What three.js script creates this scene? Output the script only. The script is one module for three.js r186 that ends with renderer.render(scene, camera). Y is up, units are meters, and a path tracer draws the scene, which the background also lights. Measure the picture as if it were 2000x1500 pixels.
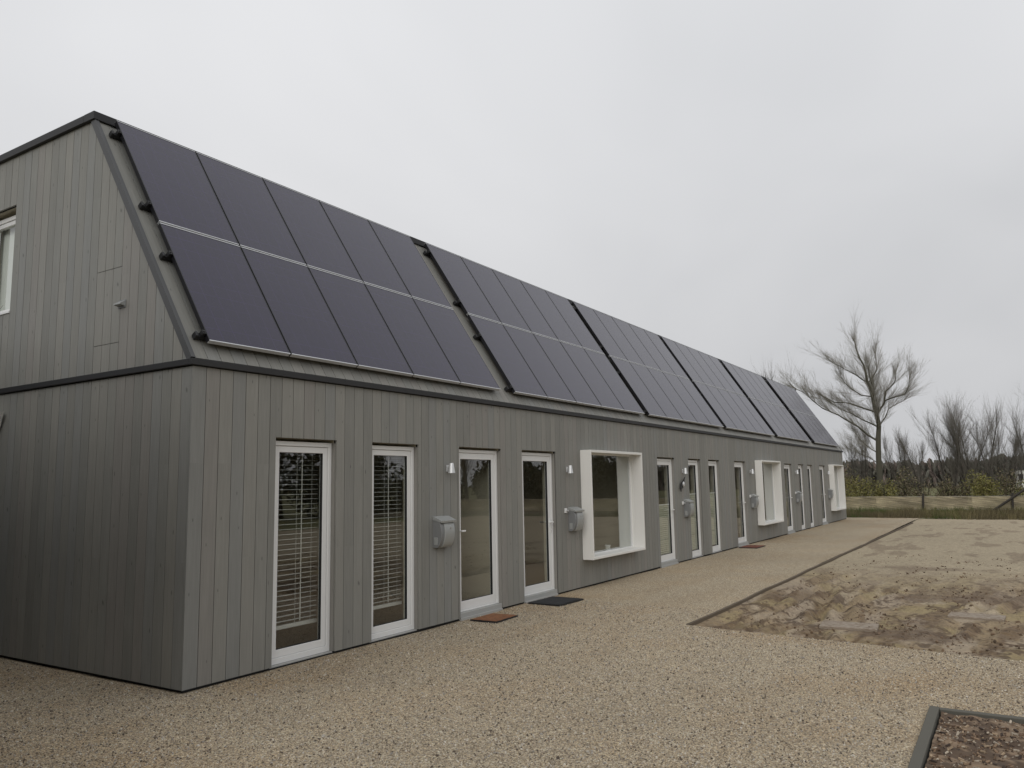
import * as THREE from 'three';
import { mergeGeometries, mergeVertices } from 'three/addons/utils/BufferGeometryUtils.js';
import { RoundedBoxGeometry } from 'three/addons/geometries/RoundedBoxGeometry.js';

// ---------------------------------------------------------------- camera, sky, sun, exposure
const scene = new THREE.Scene();
const camera = new THREE.PerspectiveCamera(52.17, 4 / 3, 0.1, 2000);
const rad = Math.PI / 180;
camera.position.set(-4.1687, 1.65, 5.8572);
camera.rotation.set(7.296 * rad, -57.798 * rad, -1.049 * rad, 'YXZ');
const EXPOSURE = 1.0;
const SKY = { zenith: 0.98, horizon: 0.54, tint: [0.985, 0.995, 1.022] };
const sun = new THREE.DirectionalLight(new THREE.Color(1, 0.97, 0.93), 0.8);
sun.position.set(-38, 20, 15); sun.target.position.set(4, 0, 0);
sun.castShadow = true; sun.shadow.radius = 60; sun.shadow.mapSize.set(2048, 2048);
Object.assign(sun.shadow.camera, { left: -45, right: 45, top: 45, bottom: -45, near: 1, far: 160 });
scene.add(sun, sun.target);
const renderer = new THREE.WebGLRenderer({ antialias: true });
renderer.setSize(1024, 768);
renderer.toneMapping = THREE.LinearToneMapping;
renderer.toneMappingExposure = EXPOSURE;
renderer.shadowMap.enabled = true;

// ---------------------------------------------------------------- random, noise
function rng(seed) { let a = seed >>> 0; return () => { a = (a + 0x6D2B79F5) >>> 0; let t = a; t = Math.imul(t ^ (t >>> 15), t | 1); t ^= t + Math.imul(t ^ (t >>> 7), t | 61); return ((t ^ (t >>> 14)) >>> 0) / 4294967296; }; }
const hash2 = (x, y, s = 0) => { let h = Math.imul(x | 0, 374761393) ^ Math.imul(y | 0, 668265263) ^ Math.imul(s | 0, 982451653); h = Math.imul(h ^ (h >>> 13), 1274126177); return ((h ^ (h >>> 16)) >>> 0) / 4294967296; };
const sm = t => t * t * (3 - 2 * t), lerp = (a, b, t) => a + (b - a) * t, clamp = (v, a, b) => Math.min(b, Math.max(a, v));
const sstep = (a, b, v) => sm(clamp((v - a) / (b - a), 0, 1));
function vnoise(x, y, s = 0, per = 0) {
  const xi = Math.floor(x), yi = Math.floor(y), u = sm(x - xi), v = sm(y - yi);
  const w = n => per ? ((n % per) + per) % per : n;
  return lerp(lerp(hash2(w(xi), w(yi), s), hash2(w(xi + 1), w(yi), s), u), lerp(hash2(w(xi), w(yi + 1), s), hash2(w(xi + 1), w(yi + 1), s), u), v);
}
function fbm(x, y, s = 0, oct = 4, per = 0) { let a = 0.5, t = 0, n = 0; for (let i = 0; i < oct; i++) { t += a * vnoise(x, y, s + i * 17, per); n += a; a *= 0.5; x *= 2; y *= 2; per *= 2; } return t / n; }

// sky: an even overcast, brighter towards the zenith, with faint streaks of cloud
{
  const W = 1024, H = 512, d = new Float32Array(W * H * 4);
  for (let j = 0; j < H; j++) for (let i = 0; i < W; i++) {
    const el = ((j + 0.5) / H - 0.5) * Math.PI, az = ((i + 0.5) / W - 0.5) * 2 * Math.PI;
    const s = Math.max(0, Math.sin(el));
    const dx = Math.cos(el) * Math.cos(az), dz = Math.cos(el) * Math.sin(az);
    const k = 1 / (s + 0.22);
    const px = dx * k + 40, pz = dz * k + 40;
    const warp = fbm(px * 0.7, pz * 0.7, 5, 3) * 1.6;
    const c = fbm(px * 0.9 + warp, pz * 1.5 - warp * 0.6, 9, 5) - 0.5;
    const c2 = fbm(px * 0.35, pz * 0.35, 31, 3) - 0.5;
    const base = lerp(SKY.horizon, SKY.zenith, s) * (1 + 0.26 * c + 0.10 * c2);
    const warm = 0.012 * c;
    const o = (j * W + i) * 4;
    d[o] = base * (SKY.tint[0] + warm); d[o + 1] = base * SKY.tint[1]; d[o + 2] = base * (SKY.tint[2] - warm); d[o + 3] = 1;
  }
  const t = new THREE.DataTexture(d, W, H, THREE.RGBAFormat, THREE.FloatType);
  t.mapping = THREE.EquirectangularReflectionMapping; t.magFilter = t.minFilter = THREE.LinearFilter; t.wrapS = THREE.RepeatWrapping; t.needsUpdate = true;
  scene.background = t; scene.environment = t;
}

// ---------------------------------------------------------------- helpers
const taken = {};
function numbered(n) { if (!(n in taken)) { taken[n] = 0; return n; } taken[n]++; return n + '_' + String(taken[n]).padStart(3, '0'); }
function tag(o, label, category, group) { o.userData.label = label; o.userData.category = category; if (group) o.userData.group = group; return o; }
function mesh(name, geo, material, parent) { const m = new THREE.Mesh(geo, material); m.name = parent ? name : numbered(name); m.castShadow = m.receiveShadow = true; (parent || scene).add(m); return m; }
function group(name, x = 0, y = 0, z = 0) { const g = new THREE.Group(); g.name = numbered(name); g.position.set(x, y, z); scene.add(g); return g; }
function structure(name, geo, material) { const m = mesh(name, geo, material); m.userData.kind = 'structure'; return m; }
function bx(x0, x1, y0, y1, z0, z1) { const g = new THREE.BoxGeometry(x1 - x0, y1 - y0, z1 - z0); g.translate((x0 + x1) / 2, (y0 + y1) / 2, (z0 + z1) / 2); return g; }
function rbx(x0, x1, y0, y1, z0, z1, r = 0.004, seg = 1) { const g = new RoundedBoxGeometry(x1 - x0, y1 - y0, z1 - z0, seg, r); g.translate((x0 + x1) / 2, (y0 + y1) / 2, (z0 + z1) / 2); return g; }
function merge(list) { return mergeGeometries(list.map(g => { g = g.index ? g.toNonIndexed() : g; for (const k of Object.keys(g.attributes)) if (!['position', 'normal', 'uv'].includes(k)) g.deleteAttribute(k); return g; })); }
function cyl(r0, r1, a, b, seg = 8) { const A = new THREE.Vector3(...a), B = new THREE.Vector3(...b), g = new THREE.CylinderGeometry(r1, r0, A.distanceTo(B), seg); g.applyQuaternion(new THREE.Quaternion().setFromUnitVectors(new THREE.Vector3(0, 1, 0), B.clone().sub(A).normalize())); g.translate(...A.add(B).multiplyScalar(0.5).toArray()); return g; }
const lin = (r, g, b) => new THREE.Color().setRGB(r, g, b);
const std = (c, o = {}) => new THREE.MeshStandardMaterial({ color: c, roughness: 0.8, metalness: 0, ...o });
function dataTex(size, fn, { w = size, h = size, srgb = true, rep = 1 } = {}) {
  const d = new Uint8Array(w * h * 4);
  for (let j = 0; j < h; j++) for (let i = 0; i < w; i++) { const c = fn(i, j), o = (j * w + i) * 4; d[o] = c[0]; d[o + 1] = c[1]; d[o + 2] = c[2]; d[o + 3] = c[3] ?? 255; }
  const t = new THREE.DataTexture(d, w, h); t.magFilter = THREE.LinearFilter; t.minFilter = THREE.LinearMipmapLinearFilter; t.generateMipmaps = true; t.wrapS = t.wrapT = THREE.RepeatWrapping; t.repeat.set(rep, rep); t.anisotropy = 8;
  if (srgb) t.colorSpace = THREE.SRGBColorSpace; t.needsUpdate = true; return t;
}

// ---------------------------------------------------------------- dimensions read from the photograph
const L = 30.68, DEP = 8.4, HE = 2.769, TH = 56.985 * rad, SL = 3.167;
const UPY = Math.sin(TH), UPZ = -Math.cos(TH), NY = Math.cos(TH), NZ = Math.sin(TH);
const TOPY = HE + UPY * SL, TOPZ = UPZ * SL;
const BW = 0.1411, GAP = 0.006, T0 = 0.139;

// ---------------------------------------------------------------- materials
// painted wood: eight boards side by side, grain along the board
const NB = 8, TBW = 64, TBH = 1024;
const knots = []; { const r = rng(71); for (let b = 0; b < NB; b++) for (let k = 0; k < 3; k++) if (r() < 0.75) knots.push([b * TBW + 10 + r() * 44, r() * TBH, 2.2 + r() * 2.2, r()]); }
function woodAt(i, j) {
  const b = Math.floor(i / TBW), x = i - b * TBW;
  let bend = 0, dark = 0;
  for (const [kx, ky, kr, ks] of knots) { if (Math.floor(kx / TBW) !== b) continue; const dx = i - kx, dy = (j - ky) / 2.6, r2 = dx * dx + dy * dy; bend += 5 * Math.sign(dx || 1) * Math.exp(-r2 / 90); if (r2 < kr * kr) dark = Math.max(dark, 1 - r2 / (kr * kr)); }
  const g = fbm((x + bend) * 0.22, j * 0.012, 100 + b, 4) * 0.55 + vnoise((x + bend) * 0.9, j * 0.03, 200 + b) * 0.25 + fbm(x * 0.02, j * 0.006, 300 + b, 3) * 0.35;
  return [g, dark];
}
const woodMap = dataTex(0, (i, j) => { const [g, k] = woodAt(i, j); const v = 214 + (g - 0.55) * 34 - k * 60; return [v, v * 0.995, v * 0.985]; }, { w: NB * TBW, h: TBH });
const woodBump = dataTex(0, (i, j) => { const [g, k] = woodAt(i, j); const v = clamp(120 + (g - 0.55) * 190 - k * 40, 0, 255); return [v, v, v]; }, { w: NB * TBW, h: TBH, srgb: false });
const tones = [[0.346, 0.344, 0.318], [0.330, 0.331, 0.308], [0.366, 0.361, 0.332], [0.352, 0.341, 0.317], [0.335, 0.339, 0.324], [0.314, 0.313, 0.290]];
const boardMats = tones.map(t => std(lin(t[0], t[1], t[2]), { map: woodMap, bumpMap: woodBump, bumpScale: 0.0007, roughness: 0.62 }));
const M = {
  membrane: std(lin(0.018, 0.018, 0.018), { roughness: 0.95 }),
  inner: std(lin(0.52, 0.48, 0.38)), ceiling: std(lin(0.6, 0.6, 0.58)), floor: std(lin(0.22, 0.15, 0.085), { roughness: 0.5 }),
  trim: std(lin(0.020, 0.020, 0.021), { roughness: 0.6 }),
  edge: std(lin(0.06, 0.061, 0.062), { roughness: 0.5 }),
  roofing: std(lin(0.05, 0.05, 0.052), { roughness: 0.9 }),
  white: std(lin(0.76, 0.76, 0.745), { roughness: 0.35 }),
  whiteBox: std(lin(0.78, 0.77, 0.73), { roughness: 0.5 }),
  seal: std(lin(0.02, 0.02, 0.02), { roughness: 0.7 }),
  glass: new THREE.MeshPhysicalMaterial({ color: lin(0.93, 0.96, 0.94), roughness: 0.01, transmission: 1, thickness: 0, ior: 2.25 }),
  steel: std(lin(0.62, 0.62, 0.60), { roughness: 0.3, metalness: 1 }),
  silver: std(lin(0.66, 0.665, 0.665), { roughness: 0.42, metalness: 0.55 }),
  boxGrey: std(lin(0.36, 0.37, 0.36), { roughness: 0.45, metalness: 0.25 }),
  boxSide: std(lin(0.22, 0.225, 0.225), { roughness: 0.5, metalness: 0.2 }),
  black: std(lin(0.012, 0.012, 0.013), { roughness: 0.55 }),
  frameBlack: std(lin(0.02, 0.02, 0.023), { roughness: 0.35, metalness: 0.4 }),
  frameGlint: std(lin(0.62, 0.63, 0.64), { roughness: 0.4, metalness: 0.5 }),  // pale colour holds the bright highlight on panel frame edges
  blind: std(lin(0.54, 0.53, 0.50), { roughness: 0.5 }),
  threshold: std(lin(0.36, 0.36, 0.345), { roughness: 0.6 }),
  concrete: std(lin(0.40, 0.37, 0.33), { roughness: 0.9 }),
  kerb: std(lin(0.12, 0.092, 0.062), { roughness: 0.95 }),
  bedEdge: std(lin(0.11, 0.104, 0.085), { roughness: 1 }),
};
// panel face: dark cells under glass, fine wires across each cell
const cellMap = dataTex(0, (i, j) => {
  const x = i / 512 * 6, y = j / 1024 * 10, fx = x % 1, fy = y % 1;
  let v = 1; if (fx < 0.022 || fx > 0.978 || fy < 0.018 || fy > 0.982) v = 1.35;
  const wire = (j % 10) < 3 ? 1.35 : 0.9; const n = 0.98 + 0.04 * hash2(Math.floor(x), Math.floor(y), 4);
  v *= wire * n; return [clamp(30 * v, 0, 255), clamp(24 * v, 0, 255), clamp(48 * v, 0, 255)];
}, { w: 512, h: 1024 });
M.cells = new THREE.MeshPhysicalMaterial({ color: 0xffffff, map: cellMap, roughness: 0.6, metalness: 0, specularIntensity: 0.02, clearcoat: 0.95, clearcoatRoughness: 0.2, ior: 1.5 });

// ---------------------------------------------------------------- ground
const gravelEdgeX = z => 4.723 - 0.1153 * (z - 2.539);
const groundH = (x, z) => (fbm(x * 0.9 + 60, z * 0.9 + 60, 41, 3) - 0.5) * 0.022 + (fbm(x * 0.22 + 60, z * 0.22 + 60, 42, 2) - 0.5) * 0.03 * sstep(0.3, 2.0, Math.hypot(Math.max(0, z), Math.max(0, -x)) );
// ground sheet with rough grassland
{
  const tex = dataTex(512, (i, j) => { const a = fbm(i / 32, j / 32, 61, 5, 16), b = fbm(i / 8, j / 8, 62, 3, 64); const g = 0.6 + 0.8 * b; return [clamp((70 + 46 * a) * g, 0, 255), clamp((74 + 34 * a) * g, 0, 255), clamp((38 + 26 * a) * g, 0, 255)]; });
  tex.repeat.set(120, 120);
  const g = new THREE.PlaneGeometry(1400, 1400, 1, 1); g.rotateX(-Math.PI / 2); g.translate(100, -0.16, 0);
  structure('ground', g, std(0xffffff, { map: tex, roughness: 1 }));
}
// gravel
const gravelTex = (() => {
  const S = 1024, C = 250, pal = [[182, 170, 148], [168, 157, 137], [196, 185, 165], [156, 143, 122], [136, 124, 106], [206, 198, 182], [104, 92, 77], [176, 162, 140], [160, 152, 140], [184, 168, 142]];
  const col = new Uint8Array(S * S * 4), hgt = new Uint8Array(S * S);
  for (let j = 0; j < S; j++) for (let i = 0; i < S; i++) {
    const x = i / S * C, y = j / S * C, xi = Math.floor(x), yi = Math.floor(y); let best = 9, bx_ = 0, by_ = 0, sec = 9;
    for (let b = -1; b <= 1; b++) for (let a = -1; a <= 1; a++) { const cx = xi + a, cy = yi + b, wx = ((cx % C) + C) % C, wy = ((cy % C) + C) % C; const dx = cx + 0.15 + 0.7 * hash2(wx, wy, 1) - x, dy = cy + 0.15 + 0.7 * hash2(wx, wy, 2) - y, q = Math.sqrt(dx * dx + dy * dy); if (q < best) { sec = best; best = q; bx_ = wx; by_ = wy; } else if (q < sec) sec = q; }
    const p = pal[Math.floor(hash2(bx_, by_, 3) * pal.length)], k = 0.94 + 0.4 * hash2(bx_, by_, 5), o = (j * S + i) * 4;
    const dirt = sstep(0.16, 0.0, sec - best);
    col[o] = clamp(lerp(p[0] * k, 98, dirt * 0.55), 0, 255); col[o + 1] = clamp(lerp(p[1] * k, 84, dirt * 0.55), 0, 255); col[o + 2] = clamp(lerp(p[2] * k, 66, dirt * 0.55), 0, 255); col[o + 3] = 255;
    hgt[j * S + i] = clamp(70 + 185 * Math.min(1, (sec - best) * 1.6) * (0.5 + 0.5 * hash2(bx_, by_, 6)), 0, 255);
  }
  return [dataTex(S, (i, j) => { const o = (j * S + i) * 4; return [col[o], col[o + 1], col[o + 2]]; }), dataTex(S, (i, j) => { const v = hgt[j * S + i]; return [v, v, v]; }, { srgb: false })];
})();
function gridPatch(xs, zs, hf, cf, uvs, keep) {
  const pos = [], col = [], uv = [], idx = [], W = xs.length;
  zs.forEach(z => xs.forEach(x0 => { const x = typeof x0 === 'function' ? x0(z) : x0; pos.push(x, hf(x, z), z); col.push(...cf(x, z)); uv.push(x * uvs, z * uvs); }));
  for (let j = 0; j < zs.length - 1; j++) for (let i = 0; i < W - 1; i++) { const a = j * W + i; idx.push(a, a + W, a + 1, a + 1, a + W, a + W + 1); }
  const g = new THREE.BufferGeometry(); g.setAttribute('position', new THREE.Float32BufferAttribute(pos, 3)); g.setAttribute('color', new THREE.Float32BufferAttribute(col, 3)); g.setAttribute('uv', new THREE.Float32BufferAttribute(uv, 2)); g.setIndex(idx); g.computeVertexNormals(); return g;
}
const span = (a, b, step) => { const n = Math.max(1, Math.ceil((b - a) / step)); return Array.from({ length: n + 1 }, (_, i) => a + (b - a) * i / n); };
function gravelCol(x, z) {
  const a = fbm(x * 0.55 + 90, z * 0.55 + 90, 71, 4), b = fbm(x * 1.7 + 90, z * 1.7 + 90, 72, 3);
  const tr = fbm(x * 0.35 + 9, z * 2.4 - x * 0.2 + 40, 75, 4), dirt = sstep(0.52, 0.68, a) * 0.45 + sstep(0.54, 0.72, b) * 0.25 + sstep(0.55, 0.68, tr) * 0.2;
  const v = 0.94 + 0.22 * (fbm(x * 0.3 + 30, z * 0.3 + 30, 73, 3) - 0.5) + 0.16 * (b - 0.5);
  return [v * lerp(1, 0.84, dirt), v * lerp(1, 0.74, dirt), v * lerp(1, 0.62, dirt)];
}
const BED = { x0: -0.9, x1: 2.36, z0: 5.25, z1: 8.6 };
{
  const list = [];
  const add = (xs, zs) => list.push(gridPatch(xs, zs, groundH, gravelCol, 1 / 2.1));
  add(span(-16, 32, 0.16), span(-0.25, 2.539, 0.16));
  add(span(-16, 0.3, 0.2), span(-16, -0.25, 0.2));
  const fr = (a, n) => Array.from({ length: n + 1 }, (_, i) => z => lerp(a, gravelEdgeX(z), i / n));
  add(fr(-16, 120), span(2.539, BED.z0, 0.16));
  add(span(-16, BED.x0, 0.2), span(BED.z0, BED.z1, 0.2));
  add(fr(BED.x1, 14), span(BED.z0, BED.z1, 0.2));
  add(fr(-16, 90), span(BED.z1, 15, 0.25));
  const g = mergeGeometries(list);
  structure('gravel', g, std(lin(0.83, 0.80, 0.74), { map: gravelTex[0], bumpMap: gravelTex[1], bumpScale: 0.006, vertexColors: true, roughness: 0.95 }));
}
// loose stones lying on the gravel
{
  const r = rng(5), n = 90000, g = new THREE.IcosahedronGeometry(1, 0);
  const im = new THREE.InstancedMesh(g, std(0xffffff, { roughness: 0.9 }), n); const m4 = new THREE.Matrix4(), q = new THREE.Quaternion(), e = new THREE.Euler(), c = new THREE.Color(), p = new THREE.Vector3(), s = new THREE.Vector3();
  let k = 0; const pal = [[0.48, 0.41, 0.31], [0.40, 0.345, 0.26], [0.56, 0.50, 0.40], [0.28, 0.23, 0.17], [0.17, 0.135, 0.10], [0.62, 0.57, 0.49], [0.11, 0.085, 0.065], [0.43, 0.36, 0.27], [0.37, 0.34, 0.30]];
  while (k < n) {
    const x = -2.6 + r() * 8.6, z = -3.4 + r() * 11; if (r() > 1.4 / (0.4 + 0.22 * Math.hypot(x + 4.2, z - 5.9))) continue;
    if (z < 0.0 && x > -0.03) continue; if (x > gravelEdgeX(z) && z > 2.5) continue; if (x > BED.x0 - 0.1 && x < BED.x1 + 0.1 && z > BED.z0 - 0.1 && z < BED.z1) continue;
    const sz = 0.0028 + 0.0052 * Math.pow(r(), 2.2) + (r() < 0.006 ? 0.006 : 0); e.set(r() * 6, r() * 6, r() * 6); q.setFromEuler(e);
    m4.compose(p.set(x, groundH(x, z) + sz * 0.35, z), q, s.set(sz * (0.8 + 0.6 * r()), sz * 0.75, sz * (0.8 + 0.5 * r()))); im.setMatrixAt(k, m4);
    const t = pal[Math.floor(r() * pal.length)], f = 0.68 + 0.4 * r(); im.setColorAt(k, c.setRGB(t[0] * f, t[1] * f, t[2] * f)); k++;
  }
  im.name = 'loose_gravel_stones'; im.userData = { kind: 'stuff', label: 'loose beige gravel stones scattered over the forecourt', category: 'gravel' }; im.receiveShadow = im.castShadow = true; scene.add(im);
}
// sandy yard with ruts and clods
const smudge = (x, z, cx, cz, rx, rz, s) => { const dx = (x - cx) / rx, dz = (z - cz) / rz, w = fbm(x * 2.2 + 50, z * 2.2 + 50, s, 4) - 0.5; return sstep(1.0, 0.35, Math.sqrt(dx * dx + dz * dz) + w * 1.6); };
const TRACKS = [[4.9, 2.75, 14, 3.35], [4.9, 2.98, 14, 3.62], [5.0, 3.15, 13, 4.75], [5.0, 3.42, 13, 5.05], [4.7, 4.0, 11, 3.0], [4.7, 4.3, 11, 3.25], [5.4, 5.0, 12, 6.2], [5.4, 5.3, 12, 6.5], [8, 2.8, 20, 4.0], [8, 3.1, 20, 4.35]].map(([a, b, c, d]) => { const l = Math.hypot(c - a, d - b); return [a, b, (c - a) / l, (d - b) / l, l]; });
function tracks(x, z) { let h = 0; for (const [a, b, ux, uz, l] of TRACKS) { const t = (x - a) * ux + (z - b) * uz; if (t < -0.3 || t > l) continue; const d = Math.abs((z - b) * ux - (x - a) * uz + 0.22 * (fbm(t * 0.5 + a * 7, 3, 89, 3) - 0.5)), w = sstep(-0.3, 0.3, t) * sstep(l, l - 2.5, t) * (0.5 + fbm(t * 1.3, a + b, 90, 3)); if (d > 0.5) continue; h += w * (-0.04 * Math.exp(-d * d / 0.008) + 0.024 * Math.exp(-Math.pow((d - 0.16) / 0.06, 2)) + (d < 0.1 ? 0.01 * Math.sin(t * 62) : 0)); } return h; }
function yard(x, z) {
  const rough = sstep(14, 7, x + 0.25 * (z - 3) + (fbm(x * 0.5, z * 0.5, 88, 3) - 0.5) * 5);
  const wx = x + 0.5 * (fbm(x * 0.8, z * 0.8, 81, 3) - 0.5), wz = z + 0.5 * (fbm(x * 0.8, z * 0.8, 82, 3) - 0.5);
  const rut = 0.65 * (fbm(wx * 0.75 + 7, wz * 4.6 - wx * 0.55, 83, 4) - 0.5) + 0.5 * (fbm(wx * 2.6 + wz * 1.2, wz * 1.3 - wx * 0.9 + 30, 87, 4) - 0.5);          // tracks run slanting across the yard
  const lump = fbm(x * 6, z * 6, 84, 4) - 0.5, fine = fbm(x * 17, z * 17, 85, 3) - 0.5;
  const calm = fbm(x * 0.7, z * 2.4, 86, 4) - 0.5;
  let h = -0.045 + rough * (0.06 * rut + 0.04 * lump + 0.035 * fine + tracks(x, z)) + (1 - rough) * (0.022 * calm + 0.012 * lump);
  for (const [sx, sz] of [[5.8, 4.12], [7.12, 5.36]]) h = lerp(-0.055, h, sstep(0.3, 0.75, Math.hypot((x - sx) / 1, (z - sz) / 1.2)));
  const edge = Math.min(z - 2.56, x - gravelEdgeX(z)); h = lerp(-0.03, h, sstep(0, 0.35, edge));
  return [h, rut, lump, rough, calm];
}
{
  const xs = [], zs = []; for (let x = 0, s = 0.035; x < 27.6; x += s) { xs.push(x); s *= 1.008; } xs.push(27.6);
  for (let z = 2.541, s = 0.04; z < 19; z += s) { zs.push(z); s *= z < 7 ? 1.004 : 1.05; } zs.push(19);
  const fx = xs.map(t => z => { const e = gravelEdgeX(Math.min(z, 15)); return e + t * (32 - e) / 27.6; });
  const soil = (x, z) => {
    const rough = sstep(14, 7, x + 0.25 * (z - 3) + (fbm(x * 0.5, z * 0.5, 88, 3) - 0.5) * 5);
    let c = [0.515, 0.425, 0.285];
    const mix = (d, k) => { c = c.map((v, i) => lerp(v, d[i], clamp(k, 0, 1))); };
    const wx = x + 0.6 * (fbm(x * 0.9, z * 0.9, 191, 3) - 0.5), wz = z + 0.35 * (fbm(x * 0.9, z * 0.9, 192, 3) - 0.5);
    const streak = fbm(wx * 0.85 + 11, wz * 5.2 - wx * 0.5, 193, 6), patch = fbm(x * 1.5 + 4, z * 2.2, 194, 5), dust = fbm(wx * 1.1, wz * 4.2 + wx * 0.3, 195, 4), clay = 0.75 * fbm(x * 4.2, z * 8.5, 196, 5) + 0.25 * fbm(x * 24, z * 30, 198, 2);
    mix([0.37, 0.27, 0.155], rough * 0.88);                                  // brown sandy loam
    mix([0.43, 0.34, 0.165], rough * sstep(0.46, 0.64, patch) * 0.6);         // yellow sand
    mix([0.22, 0.145, 0.08], rough * sstep(0.46, 0.64, streak) * 0.8);      // damp dark soil smeared by wheels
    mix([0.54, 0.44, 0.32], rough * sstep(0.48, 0.66, dust) * 0.7);         // pale dry sand smeared by wheels
    mix([0.13, 0.082, 0.046], rough * sstep(0.56, 0.64, clay) * 0.8);       // crumbs of dark clay
    const wet = Math.max(smudge(x, z, 5.55, 4.6, 0.5, 1.0, 93), smudge(x, z, 8.6, 5.6, 0.9, 1.3, 94), smudge(x, z, 6.3, 4.75, 0.5, 0.5, 95) * 0.8, smudge(x, z, 8.0, 3.1, 0.7, 0.4, 96) * 0.7, smudge(x, z, 12.5, 4.4, 0.5, 1.3, 97) * 0.7, smudge(x, z, 5.2, 3.1, 0.3, 0.6, 98) * 0.6);
    mix([0.12, 0.075, 0.042], rough * sstep(0.6, 0.68, fbm(x * 19, z * 26, 199, 3)) * sstep(0.4, 0.6, streak) * 0.75);
    mix([0.17, 0.11, 0.066], wet * 0.7);
    mix([0.30, 0.225, 0.145], (1 - rough) * sstep(0.6, 0.7, fbm(x * 0.7, z * 2.6, 197, 5)) * 0.65);
    const f = 0.94 + 0.14 * (fbm(x * 0.4, z * 0.4, 99, 3) - 0.5); return c.map(v => v * f);
  };
  const X0 = 3.0, XL = 29.2, Z0 = 2.5, ZL = 16.6, PX = 1.7, PZ = 1.5, TW = 1280, TH_ = 1024;
  const g = gridPatch(fx, zs, (x, z) => yard(x, z)[0], () => [1, 1, 1], 1); g.deleteAttribute('color');
  { const p = g.attributes.position, u = g.attributes.uv; for (let i = 0; i < p.count; i++) u.setXY(i, Math.pow(clamp((p.getX(i) - X0) / XL, 0, 1), 1 / PX), Math.pow(clamp((p.getZ(i) - Z0) / ZL, 0, 1), 1 / PZ)); }
  const enc = v => 255 * (v <= 0.0031308 ? 12.92 * v : 1.055 * Math.pow(v, 1 / 2.4) - 0.055);
  const at = (i, j) => [X0 + XL * Math.pow((i + 0.5) / TW, PX), Z0 + ZL * Math.pow((j + 0.5) / TH_, PZ)];
  const tex = dataTex(0, (i, j) => { const [x, z] = at(i, j), c = soil(x, z), k = (0.82 + 0.36 * hash2(i, j, 102)) * (0.8 + 0.4 * fbm(x * 14, z * 17, 103, 3)) * 0.72; return c.map(v => clamp(enc(v * k), 0, 255)); }, { w: TW, h: TH_ });
  const bmp = dataTex(0, (i, j) => { const [x, z] = at(i, j), v = clamp(128 + 230 * (fbm(x * 11, z * 16, 104, 4) - 0.5), 0, 255); return [v, v, v]; }, { w: TW, h: TH_, srgb: false });
  tex.wrapS = tex.wrapT = bmp.wrapS = bmp.wrapT = THREE.ClampToEdgeWrapping;
  structure('sandy_yard', g, std(0xffffff, { map: tex, bumpMap: bmp, bumpScale: 0.035, roughness: 0.97 }));
}
{ // mud clods
  const r = rng(15), n = 5200, g = new THREE.IcosahedronGeometry(1, 0); { const p = g.attributes.position; for (let i = 0; i < p.count; i++) { const k = 0.7 + 0.6 * hash2(Math.round(p.getX(i) * 50), Math.round(p.getY(i) * 50 + p.getZ(i) * 977), 8); p.setXYZ(i, p.getX(i) * k, p.getY(i) * k, p.getZ(i) * k); } g.computeVertexNormals(); }
  const im = new THREE.InstancedMesh(g, std(0xffffff, { roughness: 1 }), n); const o = new THREE.Object3D(), c = new THREE.Color(); let k = 0;
  while (k < n) { const x = 4.5 + Math.pow(r(), 1.8) * 11, z = 2.7 + r() * 7; if (x < gravelEdgeX(z) + 0.08) continue; const cl = fbm(x * 3.2, z * 4.4, 92, 5); if (cl < 0.47 + 0.22 * r()) continue; const s = 0.004 + 0.017 * Math.pow(r(), 6); o.position.set(x, yard(x, z)[0] + s * 0.3, z); o.rotation.set(r() * 6, r() * 6, r() * 6); o.scale.set(s, s * 0.7, s * (0.8 + r())); o.updateMatrix(); im.setMatrixAt(k, o.matrix); const f = 0.5 + r(); im.setColorAt(k, c.setRGB(0.14 * f, 0.095 * f, 0.06 * f)); k++; }
  im.name = 'mud_clods'; im.userData = { kind: 'stuff', label: 'dark lumps of mud strewn over the sandy yard', category: 'mud' }; im.castShadow = im.receiveShadow = true; scene.add(im);
}
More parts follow.
